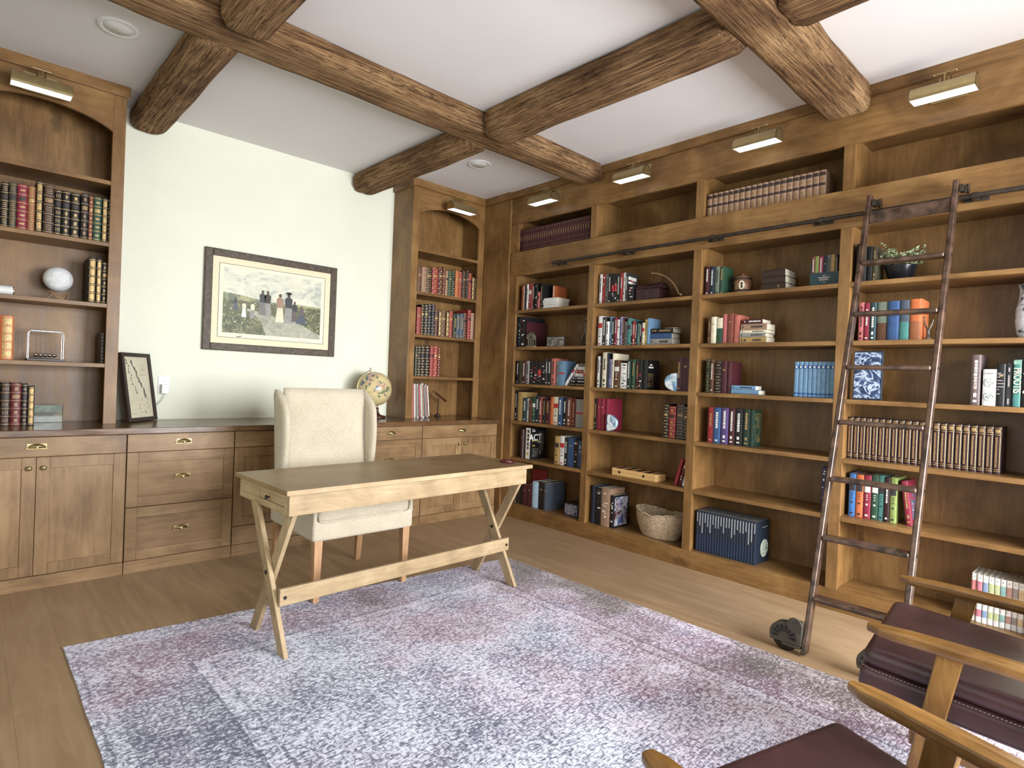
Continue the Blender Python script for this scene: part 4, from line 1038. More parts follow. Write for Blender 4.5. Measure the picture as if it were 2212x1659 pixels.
# ------------------------------------------------------------------ leather armchairs
def armchair(loc, rz, label):
    t = thing('leather_armchair', label, 'armchair', loc, rz, 'pair of oxblood leather armchairs with wooden arms')
    # local: faces +y, arms along y, x across; arm tips at y=.0
    for s in (-1, 1):
        x = s*.3125
        # tapered arm plank, rounded tip
        m = MB(); top, bot = [], []; n = 22; vs, fs = [], []
        prof = []
        for k in range(n+1):
            u = k/n; y = .012-.70*u
            if u < .08: hw = .014+.014*math.sqrt(max(0, 1-(1-u/.08)**2))
            else: hw = .028+.006*min(1, (u-.08)/.22)-.006*max(0, u-.5)
            z = .600+.004*math.sin(u*PI)-.035*max(0, u-.15)
            th = .030 if u > .10 else .030*(.62+.38*u/.10)
            prof.append((y, hw, z, th))
        for y, hw, z, th in prof:
            for (dx, dz) in ((-hw, -th*.6), (-hw*.86, -th), (hw*.86, -th), (hw, -th*.6), (hw, -.004), (hw*.88, 0), (0, .0022), (-hw*.88, 0), (-hw, -.004)):
                vs.append((x+dx, y, z+dz))
        K = 9
        for k in range(n):
            for q in range(K):
                q2 = (q+1) % K; fs.append((k*K+q2, k*K+q, (k+1)*K+q, (k+1)*K+q2))
        fs.append(tuple(range(K))); fs.append(tuple(reversed(range(n*K, n*K+K))))
        m.add(vs, fs); m.build('armrest', M['ay'], t, bevel=.002)
        # front leg board leaning forward-down, wide at the arm
        m = MB(); m.prism([(-.222, .583), (-.160, .583), (-.062, .012), (-.112, .012)], x-.013, x+.013, 'x'); m.build('front_leg', M['az'], t, bevel=.004)
        m = MB(); m.prism([(-.685, .557), (-.615, .560), (-.690, .012), (-.735, .012)], x-.013, x+.013, 'x'); m.build('rear_leg', M['az'], t, bevel=.004)
        m = MB(); m.prism([(-.70, .235), (-.70, .29), (-.10, .345), (-.10, .285)], x-s*.014-.010, x-s*.014+.010, 'x'); m.build('side_rail', M['ay'], t, bevel=.003)
    B('front_rail', M['ax'], t, (-.298, .298, -.135, -.112, .28, .335), bevel=.003)
    B('rear_rail', M['ax'], t, (-.298, .298, -.70, -.678, .235, .29), bevel=.003)
    tilt = Matrix.Translation((0, -.02, .515)) @ Matrix.Rotation(math.radians(5), 4, 'X')
    m = MB(); m.rbox(-.283, .283, -.60, .045, -.062, .0, .028, M=tilt, pz=.012); o = m.build('seat_cushion', M['leather'], t)
    m = MB(); m.rbox(-.286, .286, -.60, .048, -.135, -.060, .022, M=tilt); o2 = m.build('seat_skirt', M['leather'], t)
    loop = []
    for (a, b_) in (((-.276, .049), (.276, .049)), ((.286, .038), (.286, -.59))): pass
    pts = [(-.2865, -.58, -.0615), (-.2875, -.3, -.0615), (-.2875, .02, -.0615), (-.27, .046, -.0615), (0, .0485, -.0615), (.27, .046, -.0615), (.2875, .02, -.0615), (.2875, -.3, -.0615), (.2865, -.58, -.0615)]
    m = MB()
    for (p, q) in zip(pts, pts[1:]):
        p, q = Vector(p), Vector(q); k = max(1, int((q-p).length/.009))
        for i in range(k): m.tube([tilt @ (p+(q-p)*(i/k)), tilt @ (p+(q-p)*((i+.6)/k))], .0009, 4)
    m.build('seam_stitching', M['stitch'], o)
    bt = Matrix.Translation((0, -.60, .50)) @ Matrix.Rotation(math.radians(14), 4, 'X')
    MB().rbox(-.272, .272, -.11, .0, -.02, .44, .04, M=bt).build('back_cushion', M['leather'], t)
    m = MB()
    for z in (.06, .30): m.box(-.262, .262, -.135, -.112, z-.025, z+.025, M=bt)
    for s in (-1, 1): m.box(s*.29-.012, s*.29+.012, -.14, -.105, -.30, .40, M=bt)
    m.build('back_frame', M['ax'], t, bevel=.003)
    return t
armchair((-1.468, -4.272, 0), math.radians(6), 'oxblood leather armchair with wooden arms nearest the ladder and bookcase')
armchair((-2.520, -4.310, 0), math.radians(-15), 'oxblood leather armchair with wooden arms nearest the camera, standing on the rug')
# ------------------------------------------------------------------ ladder rail and ladder
rl = thing('ladder_rail', 'long dark iron rail for the ladder along the bookcase middle', 'rail', (0, 0, 0))
m = MB(); m.cyl((-.062, -1.315, 2.305), (-.062, -4.55, 2.305), .0125, 14).sphere((-.062, -1.315, 2.305), .0135, 12, 8); m.build('rod', M['iron'], rl)
for y in (-1.385, -2.085, -2.805, -3.495, -4.222):
    m = MB(); m.box(-.022, -.0095, y-.055, y+.055, 2.286, 2.306).box(-.060, -.02, y-.012, y+.012, 2.285, 2.300).lathe([(.017, -.012), (.017, .012)], 14, M=Matrix.Translation((-.062, y, 2.305)) @ Matrix.Rotation(PI/2, 4, 'X'))
    m.build('wall_bracket', M['iron'], rl, bevel=.002)
ld = thing('library_ladder', 'dark bronzed rolling library ladder leaning on the rail', 'ladder', (0, 0, 0))
slope = .2853; nl = math.hypot(1, slope)
def lp(z, off=0): return (-.769+slope*z-off/nl, z+off*slope/nl)      # off = towards the room, square to the ladder
for yc in (-3.758, -4.150):
    m = MB()
    z0, z1 = .012, 2.39
    a, b, c, d = lp(z0, .026), lp(z0, -.026), lp(z1, -.026), lp(z1, .026)
    m.prism([(a[0], z0), (b[0], z0), (c[0], z1), (d[0], z1)], yc-.0125, yc+.0125, 'y')
    o = m.build('side_rail', M['ladder'], ld, bevel=.006, bseg=3)
for k in range(7):
    z = .272+.2865*k; x, zz = lp(z)
    m = MB(); m.box(x-.036, x+.036, -4.138, -3.770, z-.012, z+.012); m.build('rung', M['ladder'], ld, bevel=.008, bseg=3)
    m = MB()
    for yc in (-3.7442, -4.1638): m.cyl((x-.0, yc-.0012, z), (x, yc+.0012, z), .006, 10)
    m.build('rung_bolt', M['black'], ld)
x, zz = lp(2.265, .008)
B('top_plate', M['ladder'], ld, (x-.006, x+.006, -4.137, -3.771, 2.222, 2.290), bevel=.003)
for yc in (-3.800, -4.192):
    m = MB(); m.lathe([(.012, -.007), (.026, -.007), (.022, 0), (.026, .007), (.012, .007)], 20, M=Matrix.Translation((-.066, yc, 2.3455)) @ Matrix.Rotation(PI/2, 4, 'X')).box(-.115, -.066, yc+.010, yc+.026, 2.325, 2.36).box(-.1, -.06, yc-.01, yc+.012, 2.336, 2.348)
    m.build('top_roller', M['iron'], ld, bevel=.001)
for yc in (-3.758, -4.150):
    s = 1
    # foot wheel housing: round pierced shield beside the rail
    m = MB(); R = .072; cy, cz = yc+.092, .072; X = -.765
    poly = [(cy+R*math.cos(a), cz+R*math.sin(a)) for a in [math.radians(k) for k in range(-25, 206, 7)]]
    m.prism(poly, X-.020, X-.012, 'x').prism(poly, X+.014, X+.020, 'x')
    poly2 = [(yc+.045+.036*math.cos(math.radians(k)), .140+.036*math.sin(math.radians(k))) for k in range(0, 360, 12)]
    m.prism(poly2, X-.022, X-.013, 'x').box(X-.018, X+.018, yc+.012, yc+.05, .045, .16)
    m.box(X-.020, X+.020, cy-.075, cy+.01, .030, .044)
    m.build('wheel_guard', M['guard'], ld, bevel=.0015)
    m = MB()
    for k in range(8):
        an = math.radians(-2+k*26); c, sn = math.cos(an), math.sin(an)
        m.prism([(cy+.024*c-.003*sn, cz+.024*sn+.003*c), (cy+.056*c-.008*sn, cz+.056*sn+.008*c), (cy+.056*c+.008*sn, cz+.056*sn-.008*c), (cy+.024*c+.003*sn, cz+.024*sn-.003*c)], X-.0212, X-.0195, 'x')
    m.build('guard_slot', M['black'], ld)
    MB().lathe([(.02, -.010), (.060, -.011), (.064, -.006), (.064, .006), (.060, .011), (.02, .010)], 30, M=Matrix.Translation((X+.001, cy, .0645)) @ Matrix.Rotation(PI/2, 4, 'Y')).build('wheel', M['black'], ld)
# ------------------------------------------------------------------ helpers for small things
def RB(y0, x=0.0, z=0.0, rz=-PI/2):      # frame on the right bookcase: local x -> towards the camera along the shelf, local y -> into the shelf
    return (x, -y0, z), rz
def text_on(par, s, size, mat, M4, name='lettering', extrude=.0003, sx=1.0, bold=0.0):
    cu = bpy.data.curves.new('t', 'FONT'); cu.body = s; cu.size = size; cu.extrude = extrude; cu.align_x = 'CENTER'; cu.align_y = 'CENTER'; cu.offset = bold; cu.resolution_u = 3
    ob = bpy.data.objects.new('t', cu); COL.objects.link(ob); bpy.context.view_layer.update()
    me = bpy.data.meshes.new_from_object(ob.evaluated_get(bpy.context.evaluated_depsgraph_get())); bpy.data.objects.remove(ob)
    me.transform(M4 @ Matrix.Diagonal((sx, 1, 1, 1))); me.materials.clear(); me.materials.append(mat)
    o = bpy.data.objects.new(name, me); COL.objects.link(o); o.parent = par; return o
def pat(par, name, mat, quads):
    m = MB()
    for q in quads: m.add(q, [tuple(range(len(q)))])
    return m.build(name, mat, par)
def noise_mat(name, stops, scale=6, detail=4, rough=.5, dist=1.0, stretch=(1, 1, 1), bump=0, thr=None):
    t = NT(name); n = t.noise(t.coord(stretch, rand=False), scale, detail, .6, dist); c = t.ramp(n, stops)
    if bump: t.bump(n, bump, .003)
    return t.fin(c, rough)
def book_at(nm, place, t, s, z, w, h, d, c, sty, label, group, lean=0, cat='book'):
    """upright book; lean: degrees, + = top towards the right"""
    global seed
    seed += 1
    o = book_mesh(nm, w, h, d, c, sty, None, seed)
    loc = (s, -t, z) if place == 'R' else (t, s, z)
    R = Matrix.Rotation(-PI/2, 4, 'Z') if place == 'R' else Matrix.Identity(4)
    a = math.radians(lean)
    o.matrix_world = Matrix.Translation(loc) @ R @ Matrix.Rotation(a, 4, 'Y')
    if lean > 0: o.location.z += w*math.sin(a)
    o.location.z += .0006
    return tag(o, label, cat, group)
G1 = 'leaning and flat books in the corner bay'
# ---- corner bay, top shelf
o = book_at('hardcover_book', 'R', 1.012, .300, 1.930, .022, .215, .001+.17, 'orange', 'p', 'bright orange book standing face out behind the white paperbacks', 'face-out books')
o.matrix_world = Matrix.Translation((.262, -1.012, 1.9306)) @ Matrix.Rotation(-PI/2, 4, 'Z') @ Matrix.Rotation(-PI/2, 4, 'Z') @ Matrix.Translation((-.022, 0, 0)) @ Matrix.Identity(4)
o.matrix_world = Matrix.Translation((.255, -1.185, 1.9306)) @ Matrix.Rotation(0, 4, 'Z') @ Matrix.Rotation(0, 4, 'Z')
o.rotation_euler = (0, 0, PI/2+PI/2-PI/2); o.location = (.285, -1.185, 1.9306)
for i in range(5):
    flat_book('R', 1.078+.004*(i % 2), 1.262-.003*(i % 3), .062+.006*((i*2) % 3), 1.9306+.0202*i, .0197, .17, 'white', 'p', 'white paperback lying flat, %s of the white stack beside orange book' % ['bottom', 'second from bottom', 'middle', 'second from top', 'top'][i], 'white paperbacks in a flat stack', 'white_paperback')
# ---- corner bay, second shelf
t = thing('arched_bookend', 'silver arched tracery bookend in front of the maroon book', 'bookend', (.028, -.985, 1.5885), -PI/2)
m = MB(); arc = [(.058*math.cos(math.radians(a)), .075+.062*math.sin(math.radians(a))) for a in range(0, 181, 12)]
m.prism([(.058, 0)]+arc+[(-.058, 0)], .010, .024, 'y'); m.build('stone_slab', M['iron'], t, bevel=.002)
m = MB()
for r in (.054, .038): m.tube([(r*math.cos(math.radians(a)), .008, .075+r*1.05*math.sin(math.radians(a))) for a in range(-10, 191, 12)], .0028, 6)
for x in (-.026, 0, .026): m.tube([(x, .008, .012), (x, .008, .078)], .0022, 6)
m.tube([(.018*math.cos(math.radians(a)), .008, .095+.018*math.sin(math.radians(a))) for a in range(0, 360, 20)], .0022, 6, closed=True)
m.box(-.06, .06, .0, .026, 0, .009); m.build('tracery', noise_mat('aged_silver', [(.3, srgb(96, 92, 80)), (.7, srgb(176, 168, 146))], 30, rough=.4), t)
t = thing('relief_plaque', 'small dark silver landscape plaque standing alone in the corner bay', 'ornament', (.062, -1.268, 1.5885), -PI/2)
MB().box(-.108, .108, 0, .016, 0, .092).build('slab', M['iron'], t, bevel=.002)
MB().box(-.100, .100, -.0015, 0, .006, .086).build('relief', noise_mat('engraved_silver_scene', [(.35, srgb(38, 36, 34)), (.5, srgb(110, 108, 102)), (.68, srgb(190, 188, 180))], 16, rough=.35, dist=2.5, stretch=(1, 1, 2)), t)
t = thing('bronze_statuette', 'dark bronze dancer statuette at the right end of a corner bay shelf', 'statuette', (.11, -1.575, 1.5885), -PI/2)
MB().lathe([(.0001, 0), (.038, 0), (.038, .012), (.028, .02), (.0001, .02)], 24).build('base', M['black'], t)
BRZ = noise_mat('dark_bronze', [(.3, srgb(36, 30, 26)), (.7, srgb(120, 108, 92))], 25, rough=.35)
m = MB(); m.tube([(.006, 0, .018), (.010, 0, .055), (.004, 0, .10), (0, 0, .135), (-.004, 0, .165), (-.002, 0, .195), (0, 0, .215)], [.009, .009, .013, .021, .015, .021, .009], 12)
m.tube([(-.004, 0, .13), (-.02, -.01, .095), (-.03, -.02, .06), (-.028, -.01, .022)], [.014, .011, .008, .006], 10)
m.sphere((0, -.002, .236), .015, 14, 10, sz=1.2); m.sphere((.006, .004, .247), .011, 10, 8)
m.tube([(-.014, 0, .195), (-.045, -.008, .185), (-.072, -.012, .148), (-.082, -.012, .130)], [.007, .006, .005, .004], 8); m.sphere((-.086, -.012, .128), .009, 8, 6)
m.tube([(.014, 0, .195), (.022, -.01, .232), (.012, -.012, .262)], [.007, .006, .004], 8)
m.build('figure', BRZ, t)
# ---- corner bay, third shelf: leaning book and stack
book_at('hardcover_book', 'R', 1.402, .05, 1.246, .022, .225, .15, 'white', 'l', 'white book leaning against the flat stack on third shelf of corner bay', G1, lean=37)
cs_ = ['black', 'black', 'slate blue', 'white', 'red', 'white', 'grey']; lf = [1.462, 1.464, 1.494, 1.512, 1.532, 1.545, 1.560]
for i in range(7):
    flat_book('R', lf[i], 1.677, .05+.004*(i % 2), 1.2466+.0279*i, .0272, .17, cs_[i], 'tt'[0] if i < 3 else 'l', '%s book lying flat, %s of the seven-book stack in corner bay' % (cs_[i], ['bottom', 'second from bottom', 'third from bottom', 'middle', 'third from top', 'second from top', 'top'][i]), G1)
# ---- corner bay, fifth shelf: exam book with readable cover
o = book_at('paperback_book', 'R', .958, .05, .556, .060, .288, .20, 'black', 'p', 'thick black and white ACT exam guide on the fifth shelf', 'face-out books', lean=0)
pat(o, 'white_spine', TITLE_W, [[(x0, -.0012, .002) for x0 in ()] or [(.002, -.0008, .002), (.058, -.0008, .002), (.058, -.0008, .286), (.002, -.0008, .286)]])
pat(o, 'spine_print', TITLE_D, [[(.018+a, -.0015, z), (.042-a, -.0015, z), (.042-a, -.0015, z+h), (.018+a, -.0015, z+h)] for z, h, a in ((.24, .028, 0), (.20, .03, .002), (.165, .026, 0), (.118, .034, .002), (.09, .02, 0))])
pat(o, 'gold_spot', cover('yellow'), [[(.018, -.0015, .035), (.042, -.0015, .035), (.042, -.0015, .062), (.018, -.0015, .062)]])
side = lambda y, z, x=.0606: Matrix(((0, 0, 1, x), (1, 0, 0, y), (0, 1, 0, z), (0, 0, 0, 1)))
def side_quads(par, name, mat, rects, x): return pat(par, name, mat, [[(x, a, b), (x, c, b), (x, c, d), (x, a, d)] for a, b, c, d in rects])
text_on(o, 'ACT', .082, TITLE_W, side(.064, .196), bold=.0025)
side_quads(o, 'cover_title_lines', TITLE_W, [(.02, .252, .062, .262), (.02, .268, .05, .275), (.09, .150, .14, .158)], .0608)
side_quads(o, 'cover_yellow_line', cover('yellow'), [(.02, .164, .118, .171), (.03, .118, .062, .128), (.128, .04, .140, .06)], .0608)
side_quads(o, 'cover_picture', noise_mat('grey_cover_picture', [(.35, srgb(30, 30, 32)), (.6, srgb(96, 92, 86)), (.75, srgb(176, 168, 150))], 26, dist=2), [(.112, .06, .172, .255), (.03, .02, .11, .10)], .0607)
# ---- corner bay, bottom shelf
o = book_at('hardcover_book', 'R', .80, .303, .124, .02, .30, .19, 'red', 'p', 'large red book standing behind the pale blue volume', 'face-out books')
o.rotation_euler = (0, 0, 0); o.location = (.306, -.995, .1246)
t = thing('keepsake_box', 'small blue and grey lace patterned box on bottom shelf of corner bay', 'box', (.09, -1.515, .1246), -PI/2)
B('box_body', cover('navy'), t, (-.085, .085, 0, .12, 0, .105)); B('lid', M['black'], t, (-.086, .086, -.001, .121, .105, .112))
B('lace_front', noise_mat('blue_grey_lace', [(.42, srgb(48, 52, 110)), (.5, srgb(150, 150, 164)), (.6, srgb(176, 174, 180))], 60, rough=.6, dist=1), t, (-.078, .06, -.002, 0, .008, .098), bevel=0)
# ---- second bay, top shelf
side_o = [x for x in COL.objects if x.name.startswith('dvd_case')]
o = side_o[-2]                      # case whose broad side faces the room
w_ = max(v.co.x for v in o.data.vertices)
side_quads(o, 'white_block_title', TITLE_W, [(.012, .180, .052, .205), (.056, .176, .118, .203), (.012, .148, .068, .166), (.072, .146, .086, .162), (.09, .148, .108, .16)], w_+.0006)
side_quads(o, 'red_title_line', TITLE_R, [(.03, .169, .09, .174)], w_+.0006)
t = thing('maroon_chest', 'small dark maroon barrel-top chest with silver trim on second bay', 'chest', (.07, -2.20, 1.9306), -PI/2)
CH = noise_mat('dark_maroon_leather', [(.3, srgb(40, 20, 22)), (.7, srgb(74, 40, 42))], 14, rough=.5, bump=.3)
B('box_body', CH, t, (-.105, .105, 0, .15, 0, .095), bevel=.004)
m = MB(); n = 12; arc = [(.075-.075*math.cos(PI*i/n), .098+.045*math.sin(PI*i/n)) for i in range(n+1)]
m.prism(arc, -.106, .106, 'x'); m.build('lid', CH, t, bevel=.002)
m = MB()
for x in (-.07, 0, .07): m.tube([(x, p[0], p[1]+.001) for p in arc], .0022, 6).tube([(x, -.0015, .006), (x, -.0015, .09)], .0022, 6)
m.build('straps', M['iron'], t)
m = MB(); m.box(.1065, .110, .04, .11, .11, .118).box(.1065, .110, .03, .12, .070, .074); m.build('silver_trim', M['steel'], t)
t = thing('arc_ornament', 'thin curved wooden arc ornament with brass ball on second bay', 'ornament', (.13, -2.31, 1.9306), -PI/2)
m = MB(); pts = []
for i in range(15):
    a = math.radians(86-66*i/14); pts.append((-.137+.29*math.cos(a)-.0, 0, -.06+.285*math.sin(a)))
m.tube(pts, [.0035+.0030*i/14 for i in range(15)], 8); m.build('arc', M['chairleg'], t)
MB().sphere((.155, 0, .034), .017, 18, 12).build('ball', M['brass'], t)
MB().lathe([(.0001, 0), (.030, 0), (.030, .008), (.012, .014), (.008, .03), (.0001, .034)], 20, M=Matrix.Translation((.125, 0, 0))).build('base', M['black'], t)
# ---- second bay, second shelf: stack
G2 = 'books stacked flat in the second bay'
flat_book('R', 2.262, 2.448, .05, 1.5886, .046, .125, 'light grey', 't', 'thick grey book lying flat, bottom of the stack in the second bay', G2)
flat_book('R', 2.262, 2.440, .052, 1.6352, .040, .125, 'blue', 'p', 'blue book with black ends lying flat in the second bay stack', G2)
flat_book('R', 2.266, 2.452, .05, 1.6758, .036, .12, 'black', 't', 'black book lying flat on top of the blue one, second bay', G2)
nt = MB(); nt.box(.0, .10, .0, .07, 0, .004); nt = nt.build('note_pad', M['paper'], None, (.08, -2.365, 1.7128)); nt.rotation_euler = (0, 0, -PI/2); tag(nt, 'white note pad lying on the black book in the second bay', 'notepad')
# ---- second bay, third shelf : face-out picture covers and blue agate
def agate(loc, rz, label, k=1.0):
    t = thing('agate_bookend', label, 'bookend', loc, rz, 'sliced agate bookends')
    m = MB(); n = 18; arc = [(-.02+.095*k*math.sin(PI*i/n)*.95, .065*k-.065*k*math.cos(PI*i/n)) for i in range(n+1)]
    m.prism(arc, 0, .03, 'y', smooth=True); m.build('slice', noise_mat('banded_agate', [(.3, srgb(46, 76, 110)), (.42, srgb(120, 160, 190)), (.5, srgb(232, 236, 236)), (.62, srgb(214, 222, 226)), (.72, srgb(60, 92, 130))], 9, rough=.15, dist=1.5), t, bevel=.001)
    return t
agate((.055, -2.488, 1.2466), PI/2+.0, 'blue agate bookend beside the two maroon books', 1.0)
agate((.045, -1.905, .8976), -PI/2, 'white and blue agate bookend in front of the crimson books', 1.03)
# ---- second bay, fifth shelf
t = thing('game_box', 'pale wooden game box with zigzag top on fifth shelf of second bay', 'box', (.035, -2.168, .5566), -PI/2)
m = MB(); m.box(-.203, .203, 0, .14, 0, .028).box(-.203, .203, 0, .14, .029, .056); m.build('box_body', wood('bamboo_box_wood', 'x', srgb(176, 130, 76), srgb(206, 162, 104), srgb(222, 184, 128), rough=.45, knots=0), t, bevel=.002)
m = MB()
for i in range(9):
    x = -.19+.045*i
    if i % 2 == 0: m.add([(x, .008, .0566), (x+.03, .008, .0566), (x+.055, .132, .0566), (x+.025, .132, .0566)], [(0, 1, 2, 3)])
    else: m.add([(x-.01, .008, .0566), (x+.02, .008, .0566), (x-.005, .132, .0566), (x-.035, .132, .0566)], [(0, 1, 2, 3)])
m.build('zigzag_inlay', LABEL, t)
m = MB()
for x in (-.13, .095): m.cyl((x, -.002, .028), (x, .002, .028), .010, 16)
m.build('finger_hole', M['black'], t)
for i, (c, b0, h) in enumerate((('red', 2.512, .205), ('dark red', 2.541, .175), ('white', 2.566, .15))):
    book_at('paperback_book', 'R', b0, .05+.01*i, .556, .022, h, .14, c, 'x' if i == 1 else 'p', ['bright red', 'dark red', 'white'][i]+' thin book leaning right, '+['left', 'middle', 'right'][i]+' of three on the game box shelf', 'leaning books beside the game box', lean=15)
# ---- second bay, bottom shelf: picture board on the last book, basket
bg = [x for x in COL.objects if x.name.startswith('board_game_book')][-1]
w_ = max(v.co.x for v in bg.data.vertices)
side_quads(bg, 'cover_picture', noise_mat('busy_cover_picture', [(.3, srgb(22, 18, 18)), (.42, srgb(92, 44, 36)), (.5, srgb(196, 196, 210)), (.56, srgb(44, 38, 40)), (.66, srgb(90, 120, 190)), (.8, srgb(206, 170, 120))], 13, detail=5, dist=1.5), [(.012, .015, .185, .245)], w_+.0006)
sk = [x for x in COL.objects if x.name.startswith('hardcover_book') and x.get('label', '').startswith('black plain') and 'third shelf of second bay' in x.get('label', '')]
if sk:
    w_ = max(v.co.x for v in sk[-1].data.vertices)
    side_quads(sk[-1], 'cover_ornament', noise_mat('dark_gilt_cover_art', [(.42, srgb(24, 22, 22)), (.52, srgb(110, 92, 60)), (.6, srgb(30, 28, 26)), (.72, srgb(150, 130, 96))], 22, dist=3), [(.012, .02, .09, .125)], w_+.0006)
    side_quads(sk[-1], 'cover_title', TITLE_W, [(.02, .165, .085, .178), (.035, .186, .07, .196)], w_+.0006)
def basket():
    t = thing('wicker_basket', 'round woven seagrass basket on bottom shelf of the second bay', 'basket', (.17, -2.345, .1246), -PI/2)
    m = MB(); S = 64; Rr = 26; rows = []
    for j in range(Rr+1):
        u = j/Rr; z = .205*u; rr = .74+.26*math.sin(u*PI*.55)**.9
        rows.append((rr, z))
    def ring(rr, z, inner=0):
        out = []
        for k in range(S):
            a = 2*PI*k/S; wv = .0022*math.sin(k*PI/1.0+rows.index((rr, z))*PI) if not inner else 0
            zz = z*(1-.16*(1-abs(math.cos(a)))*(z/.205)); out.append(((.205*rr+wv-inner)*math.cos(a), (.135*rr+wv-inner)*math.sin(a), zz))
        return out
    vs, fs = [], []
    for r in rows: vs += ring(*r)
    for j in range(Rr):
        for k in range(S): k2 = (k+1) % S; fs.append((j*S+k, j*S+k2, (j+1)*S+k2, (j+1)*S+k))
    b0 = len(vs)
    for r in reversed(rows): vs += ring(r[0], max(r[1], .006), .006)
    for j in range(Rr):
        for k in range(S): k2 = (k+1) % S; fs.append((b0+j*S+k, b0+j*S+k2, b0+(j+1)*S+k2, b0+(j+1)*S+k))
    for k in range(S): k2 = (k+1) % S; fs.append((Rr*S+k, Rr*S+k2, b0+k2, b0+k))
    fs.append(tuple(reversed(range(S)))); fs.append(tuple(range(b0+Rr*S, b0+Rr*S+S)))
    m.add(vs, fs, 0, None, True)
    tt = NT('woven_seagrass'); v = tt.coord((1, 1, 1), rand=False)
    wv = tt.node('ShaderNodeTexWave', wave_type='BANDS', bands_direction='Z'); wv.inputs['Scale'].default_value = 28; wv.inputs['Distortion'].default_value = 2.5; wv.inputs['Detail'].default_value = 2; wv.inputs['Detail Scale'].default_value = 4
    tt.link(v, wv.inputs['Vector']); n = tt.noise(tt.coord((1, 1, .5), rand=False), 55, 3, .7, 1)
    f = tt.math('ADD', tt.math('MULTIPLY', wv.outputs['Fac'], .45), tt.math('MULTIPLY', n, .6))
    c = tt.ramp(f, [(.3, srgb(112, 84, 58)), (.5, srgb(180, 152, 118)), (.68, srgb(222, 204, 176))]); tt.bump(f, .8, .004)
    mt = tt.fin(c, .8, spec=.2)
    m.build('basket_body', mt, t)
    m = MB(); rim = [(.204*math.cos(a)*1.01, .134*math.sin(a)*1.02, .205*(1-.16*(1-abs(math.cos(a))))) for a in [2*PI*k/48 for k in range(48)]]
    m.tube(rim, .007, 8, closed=True); m.build('rim', mt, t)
    MB().sphere((-.184, -.062, .182), .007, 10, 6).build('handle_hole', M['black'], t)
basket()
# ---- third bay, top shelf
t = thing('lidded_mug', 'tan lidded wooden mug with dark bands on top shelf of third bay', 'mug', (.135, -2.932, 1.9306))
TAN = noise_mat('tan_turned_wood', [(.3, srgb(120, 84, 62)), (.7, srgb(168, 126, 98))], 12, rough=.45)
MB().lathe([(.0001, 0), (.056, 0), (.058, .012), (.054, .02), (.056, .06), (.054, .10), (.0001, .10)], 32).build('mug_body', TAN, t)
m = MB()
for z in (.016, .098): m.lathe([(.056, z), (.060, z+.003), (.060, z+.010), (.056, z+.013)], 32)
m.build('band', LABEL, t)
MB().lathe([(.056, .109), (.050, .120), (.022, .128), (.012, .134), (.013, .142), (.0001, .147)], 28).build('lid', TAN, t)
m = MB(); m.tube([(.01, .055, .09), (.01, .088, .082), (.01, .092, .055), (.01, .080, .03), (.01, .056, .024)], .007, 8); m.build('handle', LABEL, t)
m = MB(); vs = []
for k in range(22):
    a = 2*PI*k/22; yy = .020*math.cos(a); zz = .058+.030*math.sin(a); an = math.atan2(yy, .0585)+PI+.35; vs.append((.0585*math.cos(an), .0585*math.sin(an), zz))
m.add(vs, [tuple(range(22))]); m.build('oval_emblem', cover('cream'), t)
m = MB(); vs2 = []
for (yy, zz) in ((-.006, .038), (.004, .036), (.008, .050), (.002, .060), (.009, .072), (-.001, .080), (-.009, .068), (-.005, .052)):
    an = math.atan2(yy, .0592)+PI+.35; vs2.append((.0592*math.cos(an), .0592*math.sin(an), zz))
m.add(vs2, [tuple(range(8))]); m.build('emblem_figure', LABEL, t)
for i, (c, lab) in enumerate((('dark brown', 'bottom'), ('dark brown', 'middle'), ('dark brown', 'top'))):
    flat_book('R', 3.098+.002*i, 3.252-.003*i, .055, 1.9306+.0455*i, .045, .185, c, 'p', 'thick dark leather book lying flat, %s of three on top shelf of third bay' % lab, 'old leather books lying flat in the third bay', 'leather_book')
t = thing('book_slipcase', 'teal slipcase at the right end of top shelf of third bay', 'slipcase', (.05, -3.487, 1.9306), -PI/2)
m = MB(); m.box(-.083, .083, 0, .003, 0, .082).box(-.083, -.080, .003, .12, 0, .15).box(.080, .083, .003, .12, 0, .15).box(-.08, .08, .117, .12, 0, .15).box(-.08, .08, .003, .117, 0, .003)
m.build('case', cover('dark teal'), t)
pat(t, 'case_print', M['stitch'], [[(x0, -.0006, z0), (x1, -.0006, z0), (x1, -.0006, z1), (x0, -.0006, z1)] for x0, x1, z0, z1 in ((-.012, .010, .060, .065), (-.035, .030, .046, .054), (-.028, .024, .033, .041), (-.006, .008, .018, .022))])
x = 3.4075
for i, (c, w) in enumerate((('rust', .021), ('lime', .021), ('crimson', .026), ('navy', .022), ('grey', .022), ('gold', .022), ('navy', .018))):
    book_at('slim_book', 'R', x, .055, 1.9341, w-.0008, .182, .105, c, 'p' if i % 2 else 't', '%s slim book, %s in the teal slipcase' % (c, ORD[i]), 'slim books in the teal slipcase'); x += w
